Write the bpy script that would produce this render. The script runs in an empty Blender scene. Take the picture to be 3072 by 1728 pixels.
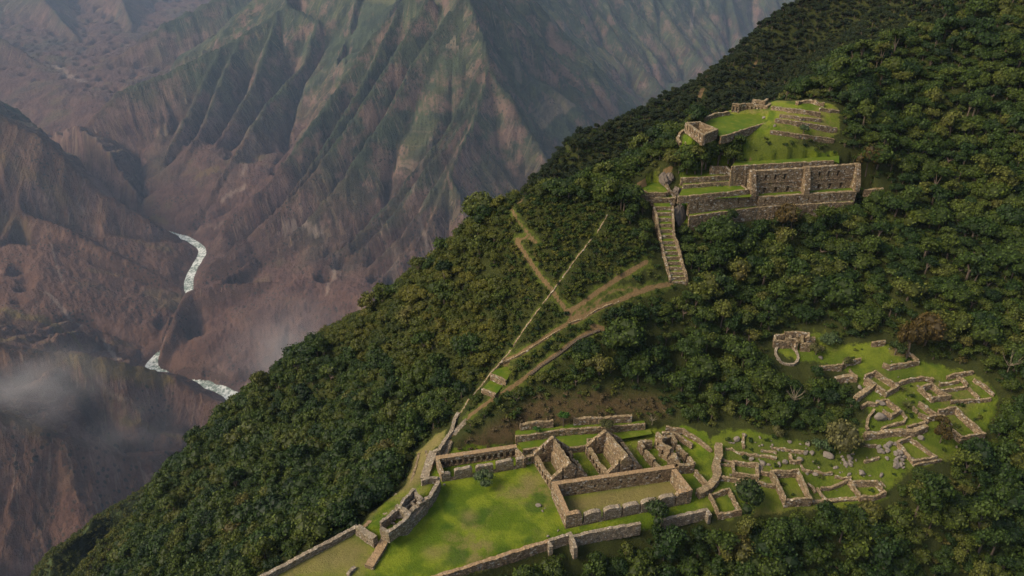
import bpy, bmesh, math, random, sys, time
import numpy as np
from mathutils import Vector, Matrix
random.seed(7); RNG = np.random.default_rng(7)
T0 = time.time()
SC = bpy.context.scene
COL = SC.collection

# ------------------------------------------------------------------ camera
PITCH = math.radians(30.0); HFOV = math.radians(68.0); CAMZ = 130.0
cd = bpy.data.cameras.new('camera'); cam = bpy.data.objects.new('camera', cd); COL.objects.link(cam)
cd.sensor_width = 36.0; cd.lens = 18.0 / math.tan(HFOV / 2); cd.clip_start = 1.0; cd.clip_end = 40000.0
cam.location = (0, 0, CAMZ); cam.rotation_euler = (math.radians(90) - PITCH, 0, 0)
SC.camera = cam

# ------------------------------------------------------------------ sky, sun, exposure
SUN_EL = math.radians(43); SUN_AZ = math.radians(-108)      # azimuth from +Y towards +X
W = bpy.data.worlds.new('World'); SC.world = W; W.use_nodes = True
nt = W.node_tree; nt.nodes.clear()
wo = nt.nodes.new('ShaderNodeOutputWorld'); bg = nt.nodes.new('ShaderNodeBackground')
sk = nt.nodes.new('ShaderNodeTexSky'); sk.sky_type = 'NISHITA'; sk.sun_disc = False
sk.sun_elevation = SUN_EL; sk.sun_rotation = SUN_AZ; sk.air_density = 1.0; sk.dust_density = 4.0
nt.links.new(sk.outputs[0], bg.inputs[0]); bg.inputs[1].default_value = 0.15
nt.links.new(bg.outputs[0], wo.inputs[0])
sl = bpy.data.lights.new('sun', 'SUN'); so = bpy.data.objects.new('sun', sl); COL.objects.link(so)
sl.energy = 2.5; sl.angle = math.radians(24); sl.color = (1.0, 0.90, 0.72)
sd = Vector((math.sin(SUN_AZ) * math.cos(SUN_EL), math.cos(SUN_AZ) * math.cos(SUN_EL), math.sin(SUN_EL)))
so.rotation_euler = sd.to_track_quat('Z', 'Y').to_euler(); so.location = (0, 0, 400)
SC.view_settings.view_transform = 'Standard'; SC.view_settings.look = 'None'
SC.view_settings.exposure = 0.12; SC.view_settings.gamma = 1.0
SC.cycles.max_bounces = 5; SC.cycles.diffuse_bounces = 2; SC.cycles.glossy_bounces = 1
SC.cycles.transmission_bounces = 2; SC.cycles.transparent_max_bounces = 4; SC.cycles.volume_bounces = 0
SC.cycles.use_denoising = True; SC.cycles.denoising_prefilter = 'NONE'; SC.cycles.use_adaptive_sampling = False

# ------------------------------------------------------------------ pixel -> ray (photograph is 3072 wide; "D" marks use a 2576 wide copy)
F = 1536.0 / math.tan(HFOV / 2)
CP, SP = math.cos(PITCH), math.sin(PITCH)
def ray(u, v):
    a = (u - 1536.0) / F; b = (864.0 - v) / F
    return a, CP + b * SP, -SP + b * CP
KD = 3072 / 2576
def at_z(u, v, z):
    a, y, w = ray(u, v); t = (z - CAMZ) / w
    return (a * t, y * t, z)
def at_y(u, v, Y):
    a, y, w = ray(u, v); t = Y / y
    return (a * t, Y, CAMZ + w * t)
def dz(u, v, z): return at_z(u * KD, v * KD, z)
def dy(u, v, Y): return at_y(u * KD, v * KD, Y)
def project(P):
    P = np.asarray(P, float); x = P[..., 0]; y = P[..., 1]; z = P[..., 2] - CAMZ
    dep = y * CP - z * SP; up = y * SP + z * CP
    return 1536 + F * x / dep, 864 - F * up / dep, dep

# ------------------------------------------------------------------ noise
PERM = RNG.permutation(4096)
GA = RNG.uniform(0, 2 * np.pi, 4096); GX = np.cos(GA); GY = np.sin(GA)
def pn(x, y):
    xi = np.floor(x).astype(np.int64); yi = np.floor(y).astype(np.int64)
    xf = x - xi; yf = y - yi
    u = xf * xf * xf * (xf * (xf * 6 - 15) + 10); v = yf * yf * yf * (yf * (yf * 6 - 15) + 10)
    def g(ix, iy, dx, dy_):
        h = PERM[(PERM[ix & 4095] + iy) & 4095]
        return GX[h] * dx + GY[h] * dy_
    a = g(xi, yi, xf, yf); b = g(xi + 1, yi, xf - 1, yf); c = g(xi, yi + 1, xf, yf - 1); d = g(xi + 1, yi + 1, xf - 1, yf - 1)
    return (a + (b - a) * u + (c - a) * v + (a - b - c + d) * u * v) * 1.5
def fbm(x, y, o=4, g=0.5, l=2.03):
    s = 0; a = 1.0
    for i in range(o):
        s = s + a * pn(x + 17.3 * i, y - 9.1 * i); x = x * l; y = y * l; a *= g
    return s
def ridged(x, y, o=4, g=0.5, l=2.03):
    s = 0; a = 1.0
    for i in range(o):
        s = s + a * (1 - np.abs(pn(x + 31.7 * i, y + 5.3 * i)) * 2); x = x * l; y = y * l; a *= g
    return s
def sstep(e0, e1, x):
    t = np.clip((x - e0) / (e1 - e0), 0, 1); return t * t * (3 - 2 * t)

# ------------------------------------------------------------------ naming / tagging
def tag(o, label=None, cat=None, group=None, kind=None):
    if label: o['label'] = label
    if cat: o['category'] = cat
    if group: o['group'] = group
    if kind or cat: o['kind'] = kind or 'thing'
    return o
def empty(name, loc, rz=0):
    o = bpy.data.objects.new(name, None); COL.objects.link(o); o.location = loc; o.rotation_euler = (0, 0, rz)
    o.empty_display_size = 0.5
    return o
def mesh_obj(name, verts, faces, mat=None, parent=None, smooth=False, attrs=None):
    me = bpy.data.meshes.new(name)
    verts = np.asarray(verts, np.float32)
    if parent is not None:
        verts = verts - np.array(parent.location, np.float32)     # parents carry no rotation when built
    if isinstance(faces, np.ndarray):
        nf, k = faces.shape
        me.vertices.add(len(verts)); me.vertices.foreach_set('co', verts.ravel())
        me.loops.add(nf * k); me.loops.foreach_set('vertex_index', faces.astype(np.int32).ravel())
        me.polygons.add(nf); me.polygons.foreach_set('loop_start', np.arange(0, nf * k, k, dtype=np.int32))
        me.update(calc_edges=True)
    else:
        me.from_pydata([tuple(map(float, v)) for v in verts], [], faces)
    if smooth: me.polygons.foreach_set('use_smooth', [True] * len(me.polygons))
    for n, arr in (attrs or {}).items():
        arr = np.asarray(arr, np.float32)
        if arr.ndim == 1:
            at = me.attributes.new(n, 'FLOAT', 'POINT'); at.data.foreach_set('value', arr)
        else:
            at = me.attributes.new(n, 'FLOAT_VECTOR', 'POINT'); at.data.foreach_set('vector', arr.ravel())
    me.validate(); 
    if mat: me.materials.append(mat)
    o = bpy.data.objects.new(name, me); COL.objects.link(o)
    if parent is not None: o.parent = parent
    return o
# ------------------------------------------------------------------ near hill: thin plate surface through surveyed points
def tps_fit(P):
    n = len(P); X = P[:, :2] / 100.0
    d2 = ((X[:, None] - X[None]) ** 2).sum(-1)
    K = np.where(d2 > 0, 0.5 * d2 * np.log(d2 + 1e-12), 0) + np.eye(n) * 2e-4
    A = np.zeros((n + 3, n + 3)); A[:n, :n] = K; A[:n, n] = 1; A[:n, n + 1:] = X; A[n:, :n] = A[:n, n:].T
    w = np.linalg.solve(A, np.concatenate([P[:, 2], [0, 0, 0]]))
    return X, w
def tps_eval(fit, x, y):
    X, w = fit; x = np.asarray(x, float) / 100; y = np.asarray(y, float) / 100; out = w[-3] + w[-2] * x + w[-1] * y
    for i in range(len(X)):
        d2 = (x - X[i, 0]) ** 2 + (y - X[i, 1]) ** 2
        out = out + w[i] * 0.5 * d2 * np.log(d2 + 1e-12)
    return out
CT = []
def cz(*a):
    for u, v, z in a: CT.append(dz(u, v, z))
def cy(*a):
    for u, v, Y in a: CT.append(dy(u, v, Y))
def cw(*a):
    CT.extend(a)
# plaza and halls
cz((930, 1420, 0), (1100, 1210, 0), (1250, 1300, 0), (1400, 1200, 0), (1420, 1330, 0), (1150, 1400, 0), (1760, 1260, 0), (1740, 1130, .5), (1600, 1150, 0), (1250, 1180, 0), (720, 1449, 0), (905, 1330, 0), (1060, 1190, 0), (1000,1330,0))
# rising behind the halls
cz((1480, 1100, 1.2), (1500, 1070, 2.6), (1600, 1045, 4), (1350, 1090, 2), (1500, 1020, 6.5), (1500, 980, 9.2), (1700, 1000, 6.5), (1820, 1100, 1.5), (1130, 1120, 3))
cz((1500, 860, 17.3), (1500, 700, 29), (1600, 600, 36), (1520, 560, 39), (1700, 860, 15.5), (1700, 710, 27), (1670, 520, 38.5), (1850, 800, 18), (1850, 640, 29))
cz((2000, 890, 12.5), (2000, 860, 14), (2000, 700, 24.5), (2000, 562, 34.3), (1800, 575, 35.3), (1880, 1000, 7), (1900, 930, 11))
# crest of the spur with the long stone line
cz((1215, 990, 8), (1300, 860, 16), (1385, 740, 25.8), (1500, 480, 43), (1330, 503, 42), (1262, 524, 39.5), (1600, 425, 46.5), (1680, 352, 53), (1640, 475, 43.3), (1400, 600, 36), (1740, 460, 44.6))
# terraces, facade, upper field
cz((1900, 522, 38.6), (2100, 508, 38.6), (2000, 405, 50.3), (1930, 380, 52.8), (1900, 340, 56.2), (1850, 310, 58), (1850, 290, 58.3), (1790, 320, 57.5), (1740, 340, 56.5), (1900, 272, 58.8), (1840, 270, 58.5),
   (2050, 312, 58.5), (2080, 275, 61), (2000, 255, 61.5), (2080, 340, 55.5), (1770, 400, 50.6), (1720, 430, 47.3))
# lower right ruins
cz((2230, 1240, .8), (2100, 1200, 1), (2000, 1290, -.3), (1900, 1180, 1), (2250, 1100, 5), (2100, 1100, 4), (1950, 1100, 3), (2400, 950, 11), (2450, 1080, 5), (2330, 1180, 2.5), (2200, 1000, 9), (2150, 930, 11.5), (2300, 930, 12), (2450, 1000, 9))
# hillside rising to the right
cz((2200, 400, 49.5), (2300, 480, 41.5), (2200, 565, 34.5), (2300, 700, 28))
cy((1940, 252, 240), (2100, 170, 258), (2300, 80, 274), (2420, 5, 288), (2576, 100, 250), (2576, 0, 270), (2576, -150, 292), (2400,-150,320), (2576, 400, 212.6), (2576, 700, 180.6), (2576, 1000, 152.9), (2576, 1200, 136.5), (2576, 1449, 118), (2250, 300, 236), (2750, 600, 190), (2750, 200, 240), (2750, 1100, 140))
# in front of the long retaining wall, falling towards the viewer
cz((1500, 1449, -6.5), (1500, 1600, -14), (1250, 1500, -6), (2000, 1380, -5), (1760, 1345, -4), (2000, 1449, -9), (2200, 1340, -5), (2350, 1300, -3), (2300, 1449, -12), (1000, 1560, -3), (1800, 1600, -16), (2300, 1600, -20), (800, 1560, 0))
# canyon side to the left
cz((800, 1300, -15), (700, 1200, -40), (600, 1400, -45), (500, 1300, -72), (560, 1449, -17), (400, 1449, -62), (1050, 1050, -10), (850, 1000, -32), (1150, 800, 12), (1200, 650, 28), (1000, 900, -5), (500, 1560, -14), (1000, 1180, -4), (900, 1150, -17))
SIL = [(1180, 580, 30), (1100, 660, 15), (1000, 750, -8), (870, 840, -30), (760, 920, -45), (650, 1000, -62), (580, 1070, -76), (480, 1170, -90), (380, 1280, -100), (290, 1430, -105)]
for i, (u, v, z) in enumerate(SIL):
    p = dz(u, v, z); CT.append(p)
    a = math.radians(35 + 5.5 * i)
    kf = 1.0 if i < 6 else 1.4
    CT.append((p[0] - 45 * math.sin(a), p[1] + 45 * math.cos(a), z - 72 * kf))
    CT.append((p[0] - 110 * math.sin(a), p[1] + 110 * math.cos(a), z - 175 * kf))
# ravine behind the saddle, dark hill beyond it
cw((-3, 250, -8), (30, 252, 0), (75, 268, 12), (-30, 300, -60))
cy((1400, 452, 290), (1500, 430, 294), (1380, 437, 285), (1350, 482, 276), (1440, 357, 305), (1500, 338, 312), (1560, 318, 320), (1600, 360, 308), (1625, 280, 330), (1700, 305, 317), (1700, 240, 336), (1760, 222, 342), (1850, 150, 360), (1850, 200, 345), (1900, 240, 334), (1950, 60, 382), (2020, 5, 400), (2000, 150, 365), (2150, 60, 372))
for u, v, Y in ((1440, 357, 305), (1560, 318, 320), (1625, 280, 330), (1700, 240, 336), (1760, 222, 342), (1850, 150, 360), (1950, 60, 382), (2020, 5, 400), (1350, 482, 276)):
    p = dy(u, v, Y); CT.append((p[0] - 15, p[1] + 50, p[2] - 62)); CT.append((p[0] - 40, p[1] + 120, p[2] - 165))
cw((230, 430, 92), (280, 380, 120), (300, 300, 112), (210, 500, 40), (300, 500, 90), (260, 620, -30))
CT = np.array(CT)
FIT = tps_fit(CT)
NX0, NX1, NY0, NY1, NS = -270.0, 330.0, 70.0, 560.0, 0.8
gx = np.arange(NX0, NX1 + .1, NS); gy = np.arange(NY0, NY1 + .1, NS)
# coarse evaluate then refine
gxc = np.arange(NX0, NX1 + 4, 3.2); gyc = np.arange(NY0, NY1 + 4, 3.2)
XC, YC = np.meshgrid(gxc, gyc)
ZC = tps_eval(FIT, XC, YC)
def bil(Zg, x0, y0, s, x, y):
    fx = np.clip((x - x0) / s, 0, Zg.shape[1] - 1.001); fy = np.clip((y - y0) / s, 0, Zg.shape[0] - 1.001)
    ix = fx.astype(int); iy = fy.astype(int); fx = fx - ix; fy = fy - iy
    return (Zg[iy, ix] * (1 - fx) * (1 - fy) + Zg[iy, ix + 1] * fx * (1 - fy) + Zg[iy + 1, ix] * (1 - fx) * fy + Zg[iy + 1, ix + 1] * fx * fy)
XN, YN = np.meshgrid(gx, gy)
HN = bil(ZC, NX0, NY0, 3.2, XN, YN)
for _ in range(10): HN[1:-1, 1:-1] = (HN[1:-1, 1:-1] * 2 + HN[:-2, 1:-1] + HN[2:, 1:-1] + HN[1:-1, :-2] + HN[1:-1, 2:]) / 6
def hn(x, y): return bil(HN, NX0, NY0, NS, np.asarray(x, float), np.asarray(y, float))
print('near', round(time.time() - T0, 1))

# ------------------------------------------------------------------ far mountains: ridges, river, erosion
GS = 14.0; FX0, FX1, FY0, FY1 = -6600.0, 6000.0, 150.0, 8900.0
fx_ = np.arange(FX0, FX1, GS); fy_ = np.arange(FY0, FY1, GS)
XF, YF = np.meshgrid(fx_, fy_)
RIDGES = [  # (points u, v, Y), slope, gully width
 ([(1170, -190, 3900), (1150, -100, 3600), (1170, -30, 3350), (1215, 90, 3150), (1228, 165, 3050), (1190, 300, 2850), (1130, 430, 2620), (1080, 560, 2470), (960, 690, 2330), (850, 800, 2180), (790, 900, 2090)], 1.03, 130),
 ([(1150, -100, 3600), (1010, 0, 3650), (930, 90, 3600), (865, 190, 3480), (770, 330, 3250), (660, 470, 3020), (560, 560, 2900)], 1.06, 120),
 ([(1170, -30, 3350), (1050, 190, 3150), (930, 380, 2880), (790, 540, 2690), (650, 640, 2590), (560, 700, 2440)], 1.06, 110),
 ([(1170, -30, 3350), (1300, 50, 3450), (1380, 150, 3480), (1460, 235, 3480), (1530, 305, 3470), (1600, 400, 3300)], 1.12, 120),
 ([(1228, 165, 3050), (1290, 250, 2950), (1350, 350, 2880), (1400, 450, 2750), (1430, 560, 2500)], 1.06, 90),
 ([(1130, 430, 2620), (1170, 520, 2500), (1200, 640, 2330), (1100, 800, 2100)], 1.06, 90),
 ([(1020, 620, 2430), (850, 686, 2420), (700, 708, 2400), (560, 715, 2380), (480, 729, 2360), (443, 780, 2265), (422, 845, 2140), (408, 885, 2085)], 1.45, 70),
 ([(1225, 130, 3090), (1120, 330, 2870), (1000, 480, 2680), (880, 600, 2535), (770, 675, 2465)], 1.10, 60),
 ([(1185, 320, 2815), (1085, 480, 2580), (1010, 590, 2450), (930, 660, 2390)], 1.10, 50),
 ([(1200, 240, 2950), (1090, 400, 2740), (980, 540, 2590), (860, 650, 2470)], 1.10, 55),
 ([(1080, -20, 3430), (980, 150, 3250), (860, 330, 3030), (740, 480, 2840), (610, 600, 2710), (530, 650, 2660)], 1.10, 70),
 ([(1130, 20, 3290), (1040, 150, 3150), (980, 260, 3010), (860, 450, 2790), (720, 590, 2640)], 1.10, 60),
 ([(1010, 0, 3650), (900, 230, 3300), (790, 400, 3060), (680, 540, 2830), (600, 620, 2700)], 1.10, 60),
 ([(700, 20, 4600), (640, 200, 4120), (560, 330, 3800), (500, 440, 3500), (450, 540, 3240)], 0.92, 70),
 ([(600, 90, 4430), (500, 330, 3800), (430, 450, 3480), (400, 530, 3270)], 0.92, 70),
 ([(720, -120, 5100), (720, 10, 4620), (560, 110, 4380), (440, 168, 4200), (300, 225, 4050), (190, 330, 3850), (130, 420, 3700)], .86, 140),
 ([(720, 10, 4620), (800, 40, 4500), (765, 150, 4250), (670, 260, 3900), (580, 400, 3500), (500, 530, 3180)], .86, 110),
 ([(560, 110, 4380), (480, 260, 4000), (420, 380, 3700), (380, 480, 3450)], .86, 110),
 ([(720, -120, 5100), (900, -40, 4500), (880, 80, 4300), (850, 140, 4050)], 1.06, 120),
 ([(760, -160, 6600), (620, -60, 6000), (520, 0, 5800), (400, 60, 5600), (280, 148, 5400), (180, 200, 5200), (100, 262, 5000), (60, 310, 4850)], 1.06, 160),
 ([(-500, -300, 5600), (-200, 0, 5900), (-50, 60, 5700), (60, 130, 5500), (150, 185, 5300)], 0.92, 170),
 ([(-900, -350, 7600), (0, -140, 7900), (250, -110, 8300), (520, -160, 8800), (700, -200, 8800)], .85, 230),
 ([(250, -110, 8300), (300, -20, 7400), (330, 60, 6700)], 0.73, 200),
 ([(0, -140, 7900), (120, 10, 7000), (200, 100, 6200)], 0.73, 200),
 # left bank
 ([(-700, 150, 3300), (-250, 160, 3150), (0, 284, 3000), (120, 352, 2980), (250, 470, 2960), (370, 548, 2960), (440, 585, 2990), (466, 602, 3000)], 0.69, 110),
 ([(-250, 400, 2900), (60, 530, 2750), (250, 612, 2640), (390, 690, 2590), (455, 728, 2560)], 0.69, 90),
 ([(-150, 600, 2600), (120, 720, 2400), (290, 850, 2200), (350, 900, 2120)], 0.62, 80),
 ([(-700, 600, 2100), (-300, 800, 1750), (0, 864, 1650), (150, 880, 1700), (300, 905, 1740), (400, 935, 1780), (445, 955, 1775), (500, 985, 1765), (570, 1022, 1740), (592, 1046, 1725)], 0.62, 80),
 ([(-500, 900, 1300), (-100, 1000, 1300), (150, 1090, 1330), (350, 1150, 1400), (480, 1130, 1550)], 0.56, 70),
 # right background
 ([(1100, -260, 4700), (1300, -240, 5600), (1700, -260, 6600), (2300, -260, 7200), (2900, -260, 6500)], 1.0, 200),
 ([(1300, -240, 5600), (1300, -60, 5000), (1380, 60, 4700), (1460, 180, 4450), (1530, 290, 4150)], 0.99, 150),
 ([(1420, -240, 5900), (1470, -20, 5300), (1560, 100, 4950), (1640, 190, 4700), (1700, 260, 4500)], 0.99, 150),
 ([(1600, -240, 6500), (1640, -30, 5700), (1720, 90, 5300), (1800, 180, 5000)], 0.99, 150),
 ([(1900, -260, 6800), (1830, -40, 6100), (1860, 70, 5700), (1920, 150, 5400)], 0.99, 150),
 ([(2300, -260, 7200), (2100, 0, 5600), (2000, 160, 5000)], 0.92, 150),
]
RIVER = [(-300, 230, 0), (60, 375, 0), (200, 475, 0), (300, 534, 0), (385, 574, 0), (440, 590, 0), (478, 604, 0), (508, 628, 0), (500, 655, 0), (485, 680, 0), (474, 715, 0), (479, 750, 0), (470, 800, 0), (446, 850, 0), (408, 888, 0), (385, 922, 0), (432, 962, 0), (500, 968, 0), (570, 990, 0), (610, 1022, 0), (600, 1060, 0), (640, 1130, 0), (760, 1250, 0), (950, 1400, 0), (1400, 1560, 0), (2400, 1600, 0)]
RZ = -1370.0
RP = np.array([dz(u, v, RZ)[:2] for u, v, _ in RIVER])
def catmull(P, n=8):
    P = np.asarray(P, float); out = []
    Q = np.vstack([2 * P[0] - P[1], P, 2 * P[-1] - P[-2]])
    for i in range(1, len(Q) - 2):
        for k in range(n):
            t = k / n; a, b, c, d = Q[i - 1], Q[i], Q[i + 1], Q[i + 2]
            out.append(.5 * ((2 * b) + (-a + c) * t + (2 * a - 5 * b + 4 * c - d) * t * t + (-a + 3 * b - 3 * c + d) * t ** 3))
    out.append(P[-1]); return np.array(out)
RPS = catmull(RP, 6)
def segdist(P, x, y, near=None):
    """distance to polyline, arclength at foot, interpolated third coordinate, side"""
    P = np.asarray(P, float); best = np.full(x.shape, 1e18); S = np.zeros(x.shape); Z = np.zeros(x.shape); acc = 0
    for i in range(len(P) - 1):
        a, b = P[i], P[i + 1]; L = math.hypot(b[0] - a[0], b[1] - a[1])
        if L < 1e-6: continue
        ux, uy = (b[0] - a[0]) / L, (b[1] - a[1]) / L
        t = np.clip((x - a[0]) * ux + (y - a[1]) * uy, 0, L)
        cross = (x - a[0]) * uy - (y - a[1]) * ux
        d = (x - a[0] - ux * t) ** 2 + (y - a[1] - uy * t) ** 2
        m = d < best
        best = np.where(m, d, best); S = np.where(m, (acc + t) * np.where(cross > 0, 1, -1) + np.where(cross > 0, 0, 7777), S)
        if P.shape[1] > 2: Z = np.where(m, a[2] + (b[2] - a[2]) * t / L, Z)
        acc += L
    return np.sqrt(best), S, Z
wx = XF + 45 * fbm(XF / 700, YF / 700, 3) + 18 * fbm(XF / 170, YF / 170, 3)
wy = YF + 45 * fbm(XF / 700 + 40, YF / 700, 3) + 18 * fbm(XF / 170 + 9, YF / 170, 3)
rd, _, _ = segdist(RPS, XF, YF)
HF = RZ - 3 + .7 * np.clip(rd - 10, 0, 60) + .35 * np.clip(rd - 73, 0, 400) + 0 + 8 * fbm(XF / 200, YF / 200, 3) * sstep(20, 120, rd); SF = np.zeros(XF.shape); DF = np.zeros(XF.shape)
for ri, (pts, k, gw) in enumerate(RIDGES):
    P = np.array([dy(*p) for p in pts])
    dist0, S, Z = segdist(P, XF, YF)
    distw, Sw, Zw = segdist(P, wx, wy)
    m = sstep(20, 300, dist0); d = dist0 * (1 - m) + distw * m
    Z = Z * (1 - m) + Zw * m
    g = ridged(Sw / gw + 13 * ri, d / (gw * 5.5), 3, .55)
    amp = gw * .30 * sstep(5, 240, d)
    h = Z - k * (d + 45 * (1 - np.exp(-d / 70))) * (1 - .10 * np.clip(d / 900, 0, 1)) + amp * (g - 1.1) + 10 * fbm(Sw / 60 + ri, d * 0 + ri, 3) * (1 - m)
    mm = h > HF
    HF = np.where(mm, h, HF); SF = np.where(mm, S + 900 * ri, SF); DF = np.where(mm, d, DF)
# foot of the near hill
NHP = [(-40, 60, -60), (0, 190, 10), (110, 300, 10), (200, 380, 30), (600, 380, 250), (1500, 600, 500)]
d, S, Z = segdist(NHP, XF, YF); h = Z - 1.02 * np.maximum(d - 60, 0) ** 1.0 - 25 + 24 * (ridged(S / 120, d / 500, 3) - 1) * sstep(60, 300, d)
mm = h > HF; HF = np.where(mm, h, HF); SF = np.where(mm, S, SF); DF = np.where(mm, d, DF)
GR = [dy(700, 1090, 300), dy(480, 1185, 400), dy(370, 1212, 400), dy(260, 1265, 385), dy(180, 1320, 355), dy(90, 1449, 320), dy(20, 1600, 280)]
d, S, Z = segdist(GR, XF, YF); h = Z - 1.25 * d 
mm = h > HF; HF = np.where(mm, h, HF); SF = np.where(mm, S, SF); DF = np.where(mm, d, DF)
# river incision
rd, _, _ = segdist(RPS, XF, YF)
cap = RZ - 5 + np.maximum(rd - 8, 0) * (1.35 + .5 * fbm(XF / 260, YF / 260, 3)) + 1500 * sstep(70, 300, rd)
HF = np.minimum(HF, np.maximum(cap, RZ - 6))
HF = HF + 12 * fbm(XF / 240, YF / 240, 4) * sstep(30, 150, rd)
for pts, k in (([(850, 686, 2420), (700, 706, 2395), (560, 713, 2375), (482, 727, 2355), (443, 776, 2262), (424, 840, 2145), (410, 880, 2090)], 1.2), ([(150, 880, 1700), (300, 905, 1740), (400, 934, 1778), (450, 957, 1772), (500, 985, 1762), (570, 1022, 1735), (592, 1046, 1722)], 1.15)):
    d, S, Z = segdist(np.array([dy(*p) for p in pts]), XF + 12 * fbm(XF / 120, YF / 120, 2), YF); h = Z - k * d + 3; HF = np.maximum(HF, h)
# rain drops carve dendritic gullies
def rain(H, n, steps, er, seed, blur=1):
    r = np.random.default_rng(seed); ny, nx = H.shape
    px = r.uniform(2, nx - 3, n); py = r.uniform(2, ny - 3, n); vx = np.zeros(n); vy = np.zeros(n); E = np.zeros_like(H)
    vol = np.ones(n)
    for s in range(steps):
        ix = px.astype(int); iy = py.astype(int); fx = px - ix; fy = py - iy
        h00 = H[iy, ix]; h10 = H[iy, ix + 1]; h01 = H[iy + 1, ix]; h11 = H[iy + 1, ix + 1]
        gxx = (h10 - h00) * (1 - fy) + (h11 - h01) * fy; gyy = (h01 - h00) * (1 - fx) + (h11 - h10) * fx
        vx = vx * .45 - gxx; vy = vy * .45 - gyy; L = np.hypot(vx, vy) + 1e-9
        sl_ = np.hypot(gxx, gyy)
        a = er * np.minimum(sl_, 16) * np.minimum(1, s / 12) * .06
        np.subtract.at(E, (iy, ix), a * (1 - fx) * (1 - fy)); np.subtract.at(E, (iy, ix + 1), a * fx * (1 - fy))
        np.subtract.at(E, (iy + 1, ix), a * (1 - fx) * fy); np.subtract.at(E, (iy + 1, ix + 1), a * fx * fy)
        px = np.clip(px + vx / L, 2, nx - 3); py = np.clip(py + vy / L, 2, ny - 3)
    E = np.maximum(E, -13); E = .4 * E + .15 * (np.roll(E, 1, 0) + np.roll(E, -1, 0) + np.roll(E, 1, 1) + np.roll(E, -1, 1))
    return H + E
for k in range(5):
    HF = rain(HF, 80000, 80, .62, 11 + k)
HF = np.maximum(HF, RZ - 8)
print('far', round(time.time() - T0, 1))
def hf(x, y): return bil(HF, FX0, FY0, GS, x, y)

# polar mesh of the far terrain
NA, NR = 1500, 900
ang = np.linspace(math.radians(-47), math.radians(45), NA); rr = np.exp(np.linspace(math.log(190), math.log(9400), NR))
rr = np.concatenate([rr]); AG, RG = np.meshgrid(ang, rr)
XP = RG * np.sin(AG); YP = RG * np.cos(AG); XP = np.clip(XP, FX0 + 30, FX1 - 30); YP = np.clip(YP, FY0 + 30, FY1 - 30)
ZP = hf(XP, YP)
SPv = bil(SF, FX0, FY0, GS, XP, YP); DPv = bil(DF, FX0, FY0, GS, XP, YP)
rdp, _, _ = segdist(RPS, XP, YP)
lod = sstep(250, 700, RG)
fine = 3.4 * (ridged(XP / 80, YP / 80, 3, .5) - 1.2) + 3.4 * (ridged(XP / 34 + 5, YP / 34, 4, .6) - 1.3) * sstep(600, 1300, RG) + 1.8 * (ridged(SPv / 26, DPv / 150, 3, .6) - 1.2) * sstep(5, 60, DPv) + 1.9 * fbm(XP / 17, YP / 17, 3) + .8 * pn(XP / 5.5, YP / 5.5) * (RG < 4000)
ZP = ZP + fine * sstep(15, 90, rdp)
rvw = (13 + 9 * sstep(2250, 2000, YP)) * (1 + .35 * pn(XP / 70, YP / 70))
bank = RZ - 2 + (rdp - rvw) * .6
ZP = np.where(rdp < rvw, RZ - 2, np.where(rdp < 70, np.maximum(ZP, np.minimum(bank, RZ + 10)), ZP))
# keep the far sheet below the near hill
inn = (XP > NX0 + 2) & (XP < NX1 - 2) & (YP > NY0 + 2) & (YP < NY1 - 2)
edge = np.minimum(np.minimum(XP - NX0, NX1 - XP), np.minimum(YP - NY0, NY1 - YP))
ZP = np.where(inn & (edge > 45), np.minimum(ZP, hn(XP, YP) - 6), ZP)
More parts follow.
